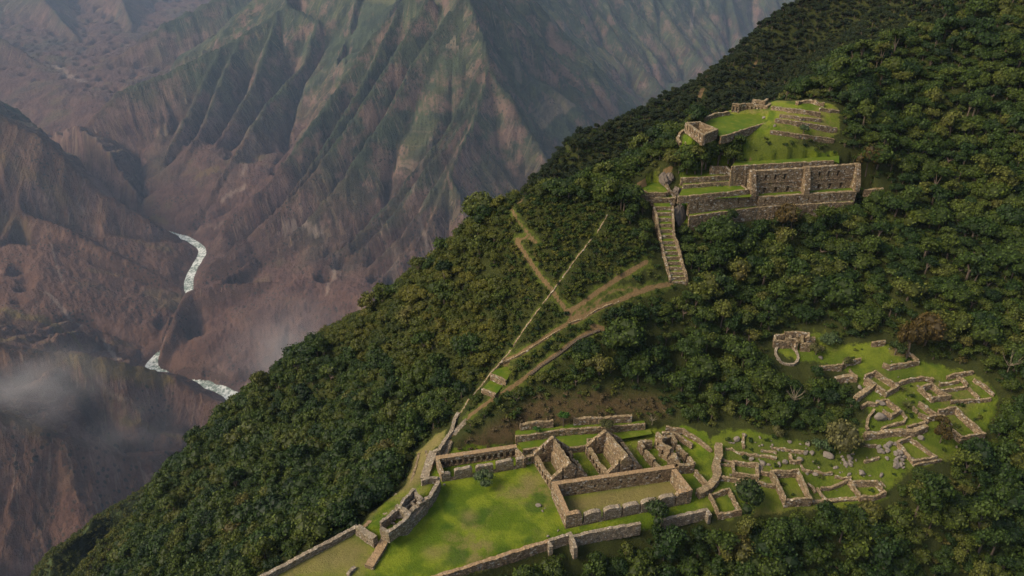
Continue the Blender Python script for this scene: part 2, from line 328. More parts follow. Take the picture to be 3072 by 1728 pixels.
# ------------------------------------------------------------------ materials
def mat(name):
    m = bpy.data.materials.new(name); m.use_nodes = True; n = m.node_tree; b = n.nodes['Principled BSDF']
    b.inputs['Roughness'].default_value = .9; b.inputs['Specular IOR Level'].default_value = .15
    return m, n, b
class G:
    def __init__(s, n): s.n = n; s.x = -200
    def new(s, t, **k):
        o = s.n.nodes.new(t)
        for a, v in k.items(): setattr(o, a, v)
        return o
    def link(s, a, b): s.n.links.new(a, b)
    def val(s, inp, v):
        if hasattr(v, 'is_linked') or isinstance(v, bpy.types.NodeSocket): s.link(v, inp)
        else: inp.default_value = v
    def pos(s): return s.new('ShaderNodeNewGeometry').outputs['Position']
    def attr(s, name, out='Fac'):
        a = s.new('ShaderNodeAttribute'); a.attribute_name = name; return a.outputs[out]
    def noise(s, vec, scale, detail=4, rough=.55, out='Fac'):
        o = s.new('ShaderNodeTexNoise'); s.link(vec, o.inputs['Vector']); o.inputs['Scale'].default_value = scale
        o.inputs['Detail'].default_value = detail; o.inputs['Roughness'].default_value = rough; return o.outputs[out]
    def vor(s, vec, scale, feature='F1', out='Distance', rnd=1.0):
        o = s.new('ShaderNodeTexVoronoi'); o.feature = feature; s.link(vec, o.inputs['Vector']); o.inputs['Scale'].default_value = scale
        o.inputs['Randomness'].default_value = rnd; return o.outputs[out]
    def math(s, op, a, b=0.0, c=None, clamp=False):
        o = s.new('ShaderNodeMath', operation=op); o.use_clamp = clamp; s.val(o.inputs[0], a); s.val(o.inputs[1], b)
        if c is not None: s.val(o.inputs[2], c)
        return o.outputs[0]
    def ramp(s, fac, stops, interp='LINEAR'):
        o = s.new('ShaderNodeValToRGB'); s.link(fac, o.inputs[0]); r = o.color_ramp; r.interpolation = interp
        while len(r.elements) < len(stops): r.elements.new(.5)
        for e, (p, c) in zip(r.elements, stops):
            e.position = p; e.color = (c, c, c, 1) if not isinstance(c, tuple) else c + (1,)
        return o.outputs['Color']
    def mix(s, fac, a, b, mode='MIX'):
        o = s.new('ShaderNodeMix', data_type='RGBA', blend_type=mode); s.val(o.inputs[0], fac)
        s.val(o.inputs[6], a if not isinstance(a, tuple) else a + (1,)); s.val(o.inputs[7], b if not isinstance(b, tuple) else b + (1,)); return o.outputs[2]
    def mapping(s, vec, scale=(1, 1, 1), loc=(0, 0, 0)):
        o = s.new('ShaderNodeMapping'); s.link(vec, o.inputs[0]); o.inputs['Scale'].default_value = scale; o.inputs['Location'].default_value = loc; return o.outputs[0]
    def bump(s, h, strength, dist, bsdf):
        o = s.new('ShaderNodeBump'); s.link(h, o.inputs['Height']); o.inputs['Strength'].default_value = strength; o.inputs['Distance'].default_value = dist
        s.link(o.outputs[0], bsdf.inputs['Normal'])
    def smooth(s, v, a, b):
        o = s.new('ShaderNodeMapRange'); o.interpolation_type = 'SMOOTHSTEP'; s.link(v, o.inputs[0]); o.inputs[1].default_value = a; o.inputs[2].default_value = b; return o.outputs[0]
    def sep(s, vec):
        o = s.new('ShaderNodeSeparateXYZ'); s.link(vec, o.inputs[0]); return o.outputs

def m_mountain():
    m, n, b = mat('mountain_soil'); g = G(n); P = g.pos(); sd_ = g.attr('sd', 'Vector')
    streak = g.noise(g.mapping(sd_, (1 / 22, 1 / 260, 1)), 1.0, 5, .6)
    streak2 = g.noise(g.mapping(sd_, (1 / 7, 1 / 90, 1), (3, 5, 0)), 1.0, 4, .6)
    big = g.noise(P, 1 / 420, 5, .6); med = g.noise(P, 1 / 90, 6, .65); fin = g.noise(P, 1 / 14, 5, .7)
    z = g.sep(P)[2]
    alt = g.smooth(g.math('ADD', z, g.math('MULTIPLY', g.math('SUBTRACT', big, .5), 900)), -1260, -840)
    alt = g.math('MAXIMUM', alt, g.math('MULTIPLY', g.attr('greenside'), g.smooth(g.math('ADD', med, g.math('MULTIPLY', streak, .5)), .52, .85)))
    low = g.mix(g.smooth(med, .35, .68), (.050, .021, .018), (.112, .058, .040))
    low = g.mix(g.math('MULTIPLY', g.smooth(streak, .46, .62), .75), low, (.145, .090, .054))
    high = g.mix(g.smooth(med, .3, .68), (.014, .025, .014), (.048, .066, .028))
    high = g.mix(g.math('MULTIPLY', g.smooth(streak, .5, .7), .6), high, (.125, .125, .046))
    c = g.mix(g.math('MULTIPLY', g.math('MULTIPLY', alt, .92), g.math('SUBTRACT', 1.0, g.math('MULTIPLY', g.attr('dryside'), .8))), low, high)
    c = g.mix(g.math('MULTIPLY', g.attr('dryside'), .5), c, (.125, .062, .034))
    grass = g.math('MULTIPLY', g.smooth(g.noise(P, 1 / 260, 4, .6), .55, .68), g.smooth(streak2, .35, .6))
    c = g.mix(g.math('MULTIPLY', grass, .55), c, (.085, .078, .024))
    # bare rock where it is steep
    nz = g.sep(g.new('ShaderNodeNewGeometry').outputs['Normal'])[2]
    rock = g.math('MULTIPLY', g.smooth(g.math('ADD', nz, g.math('MULTIPLY', g.math('SUBTRACT', fin, .5), .5)), .74, .52), g.smooth(g.noise(P, 1 / 130, 5, .65), .46, .62))
    c = g.mix(g.math('MULTIPLY', rock, .75), c, (.19, .11, .082))
    # thin pale scree and root lines
    c = g.mix(g.math('MULTIPLY', g.smooth(streak2, .56, .66), .42), c, (.26, .18, .12))
    spk = g.noise(P, 1 / 5.0, 3, .75); vsc = g.new('ShaderNodeVectorMath', operation='SCALE'); g.link(c, vsc.inputs[0]); g.link(g.math('ADD', .45, g.math('MULTIPLY', g.math('ADD', spk, g.math('MULTIPLY', fin, .6)), .72)), vsc.inputs['Scale']); c = vsc.outputs[0]
    # scattered dark bushes
    bush = g.smooth(g.vor(P, 1 / 17.0), .34, .2); bm = g.smooth(g.noise(P, 1 / 150, 3), .44, .6)
    c = g.mix(g.math('MULTIPLY', g.math('MULTIPLY', bush, bm), .75), c, (.016, .022, .014))
    c = g.mix(g.attr('ochre'), c, g.mix(fin, (.20, .13, .03), (.09, .075, .02)))
    c = g.mix(g.attr('scar'), c, g.mix(fin, (.34, .25, .18), (.17, .12, .09)))
    c = g.mix(g.attr('green'), c, g.mix(fin, (.028, .040, .012), (.075, .095, .030)))
    g.link(c, b.inputs['Base Color'])
    h = g.math('ADD', g.math('MULTIPLY', fin, .55), g.math('MULTIPLY', streak2, .35))
    g.bump(h, 1.0, 15.0, b)
    return m
def m_river():
    m, n, b = mat('river_water'); g = G(n); P = g.pos()
    f = g.noise(g.mapping(P, (1 / 9, 1 / 13, 1)), 1.0, 5, .7); f2 = g.noise(P, 1 / 45, 3, .6)
    foam = g.smooth(g.math('ADD', f, g.math('MULTIPLY', f2, .6)), .70, .90)
    g.link(g.mix(foam, (.17, .21, .15), (.74, .73, .64)), b.inputs['Base Color'])
    b.inputs['Roughness'].default_value = .35; g.bump(f, .5, 1.0, b)
    return m
def m_ground():
    m, n, b = mat('hill_ground'); g = G(n); P = g.pos()
    n1 = g.noise(P, .06, 5, .6); n2 = g.noise(P, .45, 6, .7); n3 = g.noise(P, 3.0, 4, .7); n4 = g.noise(P, .16, 3, .55)
    floor = g.mix(n2, (.014, .021, .004), (.062, .066, .014))
    floor = g.mix(g.math('MULTIPLY', g.attr('dry'), g.smooth(n2, .3, .55)), floor, g.mix(n3, (.045, .028, .012), (.115, .078, .032)))
    gr = g.mix(n3, (.065, .105, .004), (.105, .150, .008))
    gr = g.mix(g.smooth(n4, .42, .62), gr, g.mix(n3, (.140, .185, .008), (.200, .225, .018)))
    gr = g.mix(g.math('MULTIPLY', g.smooth(n1, .50, .66), g.smooth(n2, .35, .6)), gr, g.mix(n3, (.155, .145, .03), (.22, .175, .06)))
    gr = g.mix(g.math('MULTIPLY', g.smooth(g.noise(P, .11, 2), .57, .66), .7), gr, (.040, .085, .006))
    gr = g.mix(g.attr('tan'), gr, g.mix(n2, (.16, .135, .035), (.27, .20, .085)))
    gm = g.smooth(g.math('ADD', g.attr('grass'), g.math('MULTIPLY', g.math('SUBTRACT', n2, .5), 1.3)), .35, .65)
    rough = g.mix(n2, (.045, .068, .008), (.11, .115, .020))
    gr = g.mix(g.attr('wild'), gr, rough)
    c = g.mix(gm, floor, gr)
    pa = g.smooth(g.math('ADD', g.attr('path'), g.math('MULTIPLY', g.math('SUBTRACT', n2, .5), .7)), .4, .62)
    c = g.mix(pa, c, g.mix(n3, (.12, .075, .03), (.24, .155, .07)))
    n5 = g.noise(P, 1.6, 5, .8); v5 = g.new('ShaderNodeVectorMath', operation='SCALE'); g.link(c, v5.inputs[0]); g.link(g.math('ADD', .55, g.math('MULTIPLY', n5, .9)), v5.inputs['Scale']); c = v5.outputs[0]
    g.link(c, b.inputs['Base Color']); g.bump(g.math('ADD', g.math('ADD', n2, n5), g.math('MULTIPLY', n3, .5)), .8, .5, b)
    return m
def m_stone(name, dark=(.17, .11, .06), lite=(.42, .305, .18), top=(.33, .25, .13), sc=1.6, grey=(.46, .41, .33), tmix=.4):
    m, n, b = mat(name); g = G(n); P = g.pos()
    Pm = g.mapping(P, (1, 1, 1.45))
    warp = g.new('ShaderNodeVectorMath', operation='ADD'); g.link(Pm, warp.inputs[0])
    wn = g.new('ShaderNodeVectorMath', operation='SCALE'); g.link(g.noise(P, 1.3, 2, out='Color'), wn.inputs[0]); wn.inputs['Scale'].default_value = .35; g.link(wn.outputs[0], warp.inputs[1])
    V = warp.outputs[0]
    cell = g.sep(g.vor(V, sc, out='Color'))[0]; d = g.vor(V, sc, 'DISTANCE_TO_EDGE')
    n2 = g.noise(P, .55, 4, .6); n3 = g.noise(P, 6, 3, .7)
    c = g.mix(g.ramp(cell, [(0, .0), (.4, .35), (.75, .7), (1, 1.0)]), dark, lite)
    c = g.mix(g.math('MULTIPLY', g.smooth(cell, .86, .93), .8), c, grey)
    c = g.mix(g.math('MULTIPLY', g.smooth(n2, .52, .7), .5), c, (.17, .145, .05))
    c = g.mix(g.math('MULTIPLY', g.smooth(g.noise(P, .23, 3), .55, .7), .45), c, (.32, .225, .12))
    c = g.mix(g.math('MULTIPLY', g.smooth(d, .09, .015), .8), c, (.035, .026, .016))
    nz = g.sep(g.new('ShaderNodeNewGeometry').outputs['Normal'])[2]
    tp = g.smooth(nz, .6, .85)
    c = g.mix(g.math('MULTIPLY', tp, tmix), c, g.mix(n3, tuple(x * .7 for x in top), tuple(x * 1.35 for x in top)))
    g.link(c, b.inputs['Base Color'])
    g.bump(g.math('ADD', g.smooth(d, 0, .12), g.math('MULTIPLY', n3, .4)), .8, .16, b)
    return m
def m_boulder():
    m, n, b = mat('boulder_stone'); g = G(n); P = g.pos(); n1 = g.noise(P, 1.2, 5, .65); n2 = g.noise(P, 7, 4, .7)
    c = g.mix(n1, (.10, .082, .062), (.29, .24, .19)); c = g.mix(g.smooth(n2, .6, .7), c, (.10, .10, .06))
    g.link(c, b.inputs['Base Color']); g.bump(n2, .6, .1, b); return m
def m_leaf(name, stops, dark=1.0):
    m, n, b = mat(name); g = G(n)
    oi = g.new('ShaderNodeObjectInfo').outputs['Random']; lv = g.attr('lv')
    P = g.pos(); zone = g.noise(P, .035, 3, .6)
    r = g.math('ADD', g.math('MULTIPLY', oi, .72), g.math('MULTIPLY', g.math('SUBTRACT', zone, .5), .9)); r = g.math('ADD', r, .14)
    c = g.ramp(r, stops)
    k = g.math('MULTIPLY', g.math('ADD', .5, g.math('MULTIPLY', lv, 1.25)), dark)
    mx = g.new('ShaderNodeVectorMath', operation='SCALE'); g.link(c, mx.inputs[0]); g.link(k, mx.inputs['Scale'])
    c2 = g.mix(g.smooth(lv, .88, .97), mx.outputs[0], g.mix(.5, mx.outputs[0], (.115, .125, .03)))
    g.link(c2, b.inputs['Base Color']); b.inputs['Roughness'].default_value = .6; b.inputs['Specular IOR Level'].default_value = .25
    tr = g.new('ShaderNodeBsdfTranslucent'); g.link(c2, tr.inputs[0]); ms = g.new('ShaderNodeMixShader'); ms.inputs[0].default_value = .22
    out = n.nodes['Material Output']; g.link(b.outputs[0], ms.inputs[1]); g.link(tr.outputs[0], ms.inputs[2]); g.link(ms.outputs[0], out.inputs[0])
    return m
def m_plain(name, c1, c2, sc=3.0):
    m, n, b = mat(name); g = G(n); P = g.pos(); n1 = g.noise(P, sc, 4, .65)
    g.link(g.mix(n1, c1, c2), b.inputs['Base Color']); g.bump(n1, .5, .1, b); return m
M_MT = m_mountain(); M_RV = m_river(); M_GR = m_ground()
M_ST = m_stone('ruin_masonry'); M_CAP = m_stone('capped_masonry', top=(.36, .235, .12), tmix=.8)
M_PALE = m_stone('weathered_masonry', dark=(.19, .14, .09), lite=(.42, .335, .23), top=(.40, .32, .215), sc=2.2)
M_BO = m_boulder()
GREENS = [(0.0, (.010, .023, .005)), (.22, (.022, .044, .006)), (.5, (.040, .064, .007)), (.72, (.064, .084, .009)), (.88, (.096, .100, .016)), (1.0, (.105, .074, .020))]
M_LF = m_leaf('foliage', GREENS)
M_LFD = m_leaf('shade_tinted_scrub', [(0, (.010, .020, .006)), (.6, (.024, .036, .008)), (1, (.045, .050, .010))]); M_LFY = m_leaf('sunny_scrub', [(0, (.030, .046, .006)), (.5, (.070, .082, .008)), (1, (.125, .115, .014))]); M_DRY = m_leaf('dry_brush', [(0, (.07, .05, .02)), (1, (.15, .11, .05))])  # darker scrub: shade of the hill behind is put into its leaf colour
M_TK = m_plain('bark', (.06, .045, .03), (.16, .12, .085), 8)
M_DEAD = m_plain('dry_wood', (.10, .08, .05), (.21, .17, .11), 6)
M_SH = m_plain('rock_face', (.07, .055, .04), (.25, .20, .155), 1.3)
# ------------------------------------------------------------------ photograph zones (zoomed crops) -> photograph pixels
ZN = dict(I=(1200, 1200, .38820), A=(1560, 1240, .23328), B=(1240, 1200, .19410), C=(1040, 1340, .15528), L=(700, 1250, .32990), D=(2120, 1240, .23328),
          E=(2480, 1080, .22981), R=(2260, 960, .23328), G=(1900, 500, .19410), H=(2000, 280, .21739), T=(1850, 250, .31056), U=(1850, 500, .31056), P=(1350, 600, .44870), W=(0, 0, KD))
def q(z, x, y):
    a, b, k = ZN[z]; return a + x * k, b + y * k
HN0 = HN.copy()
def hit(u, v, h=0.0, H=None):
    """point of the hill whose surface + h lies on the sight line through a photograph pixel"""
    H = HN0 if H is None else H
    a, y, w = ray(u, v); Y = np.arange(75, 540, .5); t = Y / y
    z = CAMZ + w * t; g = bil(H, NX0, NY0, NS, a * t, Y) + h
    k = np.argmax(z <= g)
    if not (z <= g).any(): k = len(Y) - 1
    k = max(k, 1); d0 = z[k - 1] - g[k - 1]; d1 = z[k] - g[k]; f = d0 / (d0 - d1 + 1e-9)
    Yh = Y[k - 1] + .5 * f; th = Yh / y
    return (a * th, Yh, CAMZ + w * th)
def hz(z, pts, h=0.0): return [hit(*q(z, *p), h) for p in pts]          # on the hill surface
def pz(z, pts, Z): return [at_z(*q(z, *p), Z) for p in pts]              # on a level plane
def in_poly(P, x, y):
    P = np.asarray(P)[:, :2]; c = np.zeros(x.shape, bool); j = len(P) - 1
    for i in range(len(P)):
        xi, yi = P[i]; xj, yj = P[j]
        c ^= ((yi > y) != (yj > y)) & (x < (xj - xi) * (y - yi) / (yj - yi + 1e-12) + xi); j = i
    return c
def blur(A, n):
    for _ in range(n):
        A = (A + np.roll(A, 1, 0) + np.roll(A, -1, 0) + np.roll(A, 1, 1) + np.roll(A, -1, 1)) / 5
    return A
ATT = {k: np.zeros(HN.shape) for k in ('grass', 'path', 'tan', 'wild', 'dry')}
CLEAR = np.zeros(HN.shape)        # where no tree may stand
SMALL = np.zeros(HN.shape)        # where only low scrub grows
def paint(name, P, v=1.0, soft=1, clear=True):
    m = blur(in_poly(P, XN, YN).astype(float), soft); ATT[name] = np.maximum(ATT[name], m * v)
    if clear: np.maximum(CLEAR, m, out=CLEAR)
def flat(P, Z, soft=3):
    global HN
    m = blur(in_poly(P, XN, YN).astype(float), soft); HN = HN * (1 - m) + Z * m
def cut(P, Z):
    global HN
    m = in_poly(P, XN, YN); HN = np.where(m, np.minimum(HN, Z), HN)
def near_line(P, w):
    P = np.asarray(P, float); out = np.zeros(HN.shape); 
    for i in range(len(P) - 1):
        a, b = P[i], P[i + 1]; x0, x1 = sorted((a[0], b[0])); y0, y1 = sorted((a[1], b[1])); pad = w + 3
        i0 = max(int((x0 - pad - NX0) / NS), 0); i1 = int((x1 + pad - NX0) / NS) + 1; j0 = max(int((y0 - pad - NY0) / NS), 0); j1 = int((y1 + pad - NY0) / NS) + 1
        X_ = XN[j0:j1, i0:i1]; Y_ = YN[j0:j1, i0:i1]
        if X_.size == 0: continue
        L = max(math.hypot(b[0] - a[0], b[1] - a[1]), 1e-6); ux, uy = (b[0] - a[0]) / L, (b[1] - a[1]) / L
        t = np.clip((X_ - a[0]) * ux + (Y_ - a[1]) * uy, 0, L); d = np.hypot(X_ - a[0] - ux * t, Y_ - a[1] - uy * t)
        out[j0:j1, i0:i1] = np.maximum(out[j0:j1, i0:i1], np.clip(1.2 - d / w, 0, 1))
    return out
WALLM = np.zeros(HN.shape)
def clear_line(P, w=2.0):
    np.maximum(WALLM, near_line(P, .9), out=WALLM); np.maximum(CLEAR, near_line(P, w), out=CLEAR)
def path(P, w=1.1, v=1.0):
    m = near_line(P, w); ATT['path'] = np.maximum(ATT['path'], m * v); np.maximum(CLEAR, near_line(P, w + .7), out=CLEAR)

# ------------------------------------------------------------------ masonry builders
rw = random.Random(5)
def resample(P, step=.55):
    P = [np.array(p, float) for p in P]; out = [P[0]]; corner = [True]
    for i in range(len(P) - 1):
        L = np.linalg.norm(P[i + 1][:2] - P[i][:2]); k = max(1, int(round(L / step)))
        for j in range(1, k + 1):
            out.append(P[i] + (P[i + 1] - P[i]) * j / k); corner.append(j == k)
    return np.array(out), corner
def wall_pts(P, t, closed=False):
    """mitred left/right offsets for a polyline"""
    n = len(P); L = []; R = []
    for i in range(n):
        a = P[(i - 1) % n] if (i > 0 or closed) else None; b = P[(i + 1) % n] if (i < n - 1 or closed) else None
        ds = []
        if a is not None: d = (P[i] - a)[:2]; ds.append(d / (np.linalg.norm(d) + 1e-9))
        if b is not None: d = (b - P[i])[:2]; ds.append(d / (np.linalg.norm(d) + 1e-9))
        d = sum(ds); nn = np.linalg.norm(d)
        if nn < .15: d = ds[0]; nn = 1
        d = d / nn; nr = np.array([-d[1], d[0]]); c = max(.45, abs(float(np.dot(d, ds[0])))); nr = nr / c * t / 2
        L.append(P[i][:2] + nr); R.append(P[i][:2] - nr)
    return np.array(L), np.array(R)
def strip_mesh(name, P, L, R, top, bot, m, parent, capA=True, capB=True, jit=.09):
    rows = 4; V = []; Fc = []; n = len(P)
    for i in range(n):
        ring = []
        for side, S in ((0, L), (1, R)):
            for r in range(rows + 1):
                f = r / rows if side == 0 else 1 - r / rows
                z = bot[i] + (top[i] - bot[i]) * f
                bt = 1 + .10 * (1 - f) 
                c = (L[i] + R[i]) / 2; xy = c + (S[i] - c) * bt + np.array([rw.uniform(-jit, jit), rw.uniform(-jit, jit)])
                V.append((xy[0], xy[1], z + (rw.uniform(-jit, jit) if f > .9 else 0)))
    k = 2 * (rows + 1)
    for i in range(n - 1):
        for j in range(k - 1):
            a = i * k + j; b_ = a + k; Fc.append((a, a + 1, b_ + 1, b_))
    if capA: Fc.append(tuple(range(0, k)))
    if capB: Fc.append(tuple(range((n - 1) * k + k - 1, (n - 1) * k - 1, -1)))
    return mesh_obj(name, V, Fc, m, parent)
def ruin_top(P, h, ragged, seed):
    n = len(P); s = np.cumsum([0] + [np.linalg.norm((P[i + 1] - P[i])[:2]) for i in range(n - 1)])
    w = fbm(s / 3.1 + seed * 7.7, s * 0 + seed, 3) * ragged * 1.3 + fbm(s / .9 + seed, s * 0 + 3, 2) * ragged * .5
    return np.minimum(P[:, 2] + np.minimum(w, .35 * ragged), P[:, 2] + .4)
SEED = [0]
def wallrun(P, h, t=.75, name='stone_wall', label=None, cat='wall', group=None, m=None, closed=False, ragged=.3, drop=.6, root=None, part='wall', split=None, clear=1.6, gaps=()):
    """P are points of the wall TOP line; a thing with one 'wall' part per straight side, or a single mesh when short and plain"""
    SEED[0] += 1; m = m or M_ST
    P = [np.array(p, float) for p in P]
    if closed: P = P + [P[0]]
    clear_line(P, clear)
    sides = len(P) - 1; split = split if split is not None else (sides > 2 and root is None and closed)
    Q, corner = resample(P)
    if closed: L, R = wall_pts(Q[:-1], t, True); L = np.vstack([L, L[:1]]); R = np.vstack([R, R[:1]])
    else: L, R = wall_pts(Q, t)
    top = ruin_top(Q, h, ragged, SEED[0])
    if closed: top[-1] = top[0]
    bot = Q[:, 2] - h - drop
    own = root is None
    if not split:
        if own:
            c = Q.mean(0); 
            o = strip_mesh(name, Q, L, R, top, bot, m, None)
            org = np.array([c[0], c[1], c[2] - h]); me = o.data
            me.transform(Matrix.Translation(Vector(-org))); o.location = org
            return tag(o, label, cat, group)
        return strip_mesh(part, Q, L, R, top, bot, m, root)
    if own:
        c = Q.mean(0); root = tag(empty(name, (c[0], c[1], c[2] - h)), label, cat, group)
    idx = [i for i, c in enumerate(corner) if c]
    for k in range(len(idx) - 1):
        if k in gaps: continue
        a, b_ = idx[k], idx[k + 1] + 1
        strip_mesh(part, Q[a:b_], L[a:b_], R[a:b_], top[a:b_], bot[a:b_], m, root)
    return root
def panel(A, B, h, t, root, m, openings=(), prof=None, name='wall', ragged=.08, base=-.5, side=1):
    """straight wall A->B (base points) with niches/doorways: openings = (s0, s1, z0, z1, depth or None for through)"""
    A = np.array(A, float); B = np.array(B, float); Lh = np.linalg.norm((B - A)[:2]); ux = (B - A)[:2] / Lh; nx = np.array([-ux[1], ux[0]]) * side
    SEED[0] += 1
    ss = sorted(set([0, Lh] + [round(x, 3) for o in openings for x in (o[0], o[1])])); S = []
    for i in range(len(ss) - 1):
        k = max(1, int(round((ss[i + 1] - ss[i]) / .5))); S += [ss[i] + (ss[i + 1] - ss[i]) * j / k for j in range(k)]
    S.append(Lh); S = np.array(S)
    hm = h if prof is None else max(prof(s / Lh) for s in np.linspace(0, 1, 21))
    zz = sorted(set([base, 0, hm] + [round(x, 3) for o in openings for x in (o[2], o[3]) if x < hm])); Z = []
    for i in range(len(zz) - 1):
        k = max(1, int(round((zz[i + 1] - zz[i]) / 1.1))); Z += [zz[i] + (zz[i + 1] - zz[i]) * j / k for j in range(k)]
    Z.append(hm); Z = np.array(Z)
    topo = (fbm(S / 2.2 + SEED[0] * 3.1, S * 0, 2) + .6 * pn(S / .55 + SEED[0], S * 0 + 7)) * ragged
    tp = np.array([(h if prof is None else prof(s / Lh)) for s in S]) + topo
    V = []; Fc = []
    def pt(i, j, n):
        z = min(Z[j], tp[i]) if j < len(Z) - 1 else tp[i]
        xy = A[:2] + ux * S[i] + nx * n; zb = A[2] + (B[2] - A[2]) * S[i] / Lh
        V.append((xy[0], xy[1], zb + z)); return len(V) - 1
    dep = np.zeros((len(S) - 1, len(Z) - 1))
    for o in openings:
        for i in range(len(S) - 1):
            for j in range(len(Z) - 1):
                sm = (S[i] + S[i + 1]) / 2; zm = (Z[j] + Z[j + 1]) / 2
                if o[0] < sm < o[1] and o[2] < zm < o[3]: dep[i, j] = t if o[4] is None else o[4]
    for i in range(len(S) - 1):
        for j in range(len(Z) - 1):
            d = dep[i, j]
            if Z[j] > tp[i] and Z[j] > tp[i + 1]: continue
            if d < t - 1e-6: Fc.append((pt(i, j, d), pt(i + 1, j, d), pt(i + 1, j + 1, d), pt(i, j + 1, d)))
            if d < t - 1e-6: Fc.append((pt(i, j, t), pt(i, j + 1, t), pt(i + 1, j + 1, t), pt(i + 1, j, t)))
            for di, dj in ((1, 0), (-1, 0), (0, 1), (0, -1)):
                a, b_ = i + di, j + dj
                out = a < 0 or a >= len(S) - 1 or b_ < 0 or b_ >= len(Z) - 1
                d2 = t if out else dep[a, b_]
                if (di, dj) == (0, 1) and not out and Z[j + 1] >= max(tp[i], tp[i + 1]) : d2 = t
                if d2 > d + 1e-6:
                    if di: k = i + (1 if di > 0 else 0); Fc.append((pt(k, j, d), pt(k, j + 1, d), pt(k, j + 1, d2), pt(k, j, d2)))
                    else: k = j + (1 if dj > 0 else 0); Fc.append((pt(i, k, d), pt(i + 1, k, d), pt(i + 1, k, d2), pt(i, k, d2)))
    return mesh_obj(name, V, Fc, m, root)
def terrace(P, Z, h, label, name='terrace', cat='terrace', group=None, rim=.18, tanv=0.0, edge=None, do_cut=True):
    """level lawn held by a stone wall; P is its outline (world points on plane Z)"""
    SEED[0] += 1; P = np.array([(p[0], p[1], Z) for p in P], float)
    c = P.mean(0); root = tag(empty(name, (c[0], c[1], Z - h)), label, cat, group)
    paint('grass', P, 1, 1)
    if do_cut: cut(P, Z - .5)
    n = len(P)
    poly = [tuple(p) for p in P]
    bm = bmesh.new(); vs = [bm.verts.new((p[0] - c[0], p[1] - c[1], h - .06)) for p in poly]; bm.faces.new(vs)
    bmesh.ops.triangulate(bm, faces=bm.faces[:]); bmesh.ops.subdivide_edges(bm, edges=bm.edges[:], cuts=3, use_grid_fill=True)
    for v in bm.verts: v.co.z += .10 * float(pn(np.array([v.co.x / 1.7 + 50]), np.array([v.co.y / 1.7]))[0])
    me = bpy.data.meshes.new('lawn'); bm.to_mesh(me); bm.free(); me.materials.append(M_LAWN); o = bpy.data.objects.new('lawn', me); COL.objects.link(o); o.parent = root
    if h > .3:
        Pw = P.copy(); Pw[:, 2] = Z + rim
        es = edge if edge is not None else (0, n)     # indices of the outline that carry masonry
        seg = [Pw[i % n] for i in range(es[0], es[1] + 1)]
        wallrun(seg, h + rim, .55, root=root, part='retaining_wall', ragged=.12, drop=.7, clear=.8)
    return root
def m_lawn():
    m, n, b = mat('terrace_lawn'); g = G(n); P = g.pos(); n2 = g.noise(P, .5, 5, .65); n3 = g.noise(P, 4, 3, .7); n4 = g.noise(P, .18, 2)
    c = g.mix(n3, (.062, .100, .004), (.115, .145, .010)); c = g.mix(g.smooth(n2, .5, .7), c, (.15, .16, .022)); c = g.mix(g.math('MULTIPLY', g.smooth(n4, .5, .65), .6), c, (.045, .10, .006))
    g.link(c, b.inputs['Base Color']); g.bump(n3, .5, .15, b); return m
M_LAWN = m_lawn()
# ================================================================== THE LOWER PLAZA AND ITS HALLS
PLZ = pz('W', [(560, 1560), (655, 1452), (905, 1325), (960, 1262), (1060, 1190), (1100, 1160), (1120, 1140), (1330, 1122), (1600, 1092), (1690, 1085), (1760, 1130), (1790, 1200), (1795, 1285), (1600, 1318), (1450, 1342), (1330, 1378), (1110, 1458), (1000, 1600), (560, 1600)], 0)
flat(PLZ, 0, 2); paint('grass', PLZ, 1, 1)
paint('tan', pz('W', [(640, 1449), (760, 1390), (880, 1345), (925, 1372), (905, 1449)], 0), .75, 6)
KAL_IN = pz('A', [(560, 1100), (1960, 850), (2150, 1000), (2020, 1110), (640, 1290)], 0); paint('tan', KAL_IN, .85, 2)
for x, y, r in ((1092, 1392, 2.0), (1335, 1215, 2.6), (1300, 1240, 1.8), (1180, 1300, 1.6)):
    p = dz(x, y, 0); paint('tan', [(p[0] + r * math.cos(a) * (1 + .3 * math.sin(3 * a)), p[1] + r * math.sin(a)) for a in np.linspace(0, 6.28, 12)], .7, 2)
# ---- long hall with seven piers
HK = 4.1
k_ = tag(empty('long_hall', at_z(*q('A', 1300, 1100), 0)), 'long rectangular roofless stone hall with smooth brown capped walls, open to the front', 'stone hall')
cFL = at_z(*q('A', 592, 1318), HK); cBL = at_z(*q('A', 420, 925), HK); cBR = at_z(*q('A', 2000, 700), HK); cFR = at_z(*q('A', 2222, 985), HK)
def fl(p): return np.array([p[0], p[1], 0.0])
def lerp(a, b, f): return np.asarray(a) + (np.asarray(b) - np.asarray(a)) * f
FLb, BLb, BRb, FRb = map(fl, (cFL, cBL, cBR, cFR))
LB = np.linalg.norm(BRb - BLb)
ops = []
for x, y in ((595, 1010), (690, 995), (785, 975), (870, 960), (950, 945), (1035, 932), (1115, 915), (1200, 895), (1290, 880), (1370, 860), (1455, 848), (1535, 835), (1615, 812), (1700, 800), (1785, 785), (1865, 760)):
    p = at_z(*q('A', x, y), HK - .8); s = float(np.dot(np.array(p[:2]) - BLb[:2], (BRb - BLb)[:2])) / LB; ops.append((s - .17, s + .17, HK - 1.25, HK - .75, .5))
for x, y in ((650, 1045), (820, 1020), (985, 975), (1155, 945), (1320, 915), (1490, 880), (1655, 855), (1810, 825)):
    p = at_z(*q('A', x, y), 2.0); s = float(np.dot(np.array(p[:2]) - BLb[:2], (BRb - BLb)[:2])) / LB; ops.append((s - .28, s + .28, 1.5, 2.45, .55))
panel(BLb, BRb, HK, 1.15, k_, M_CAP, ops, name='back_wall')
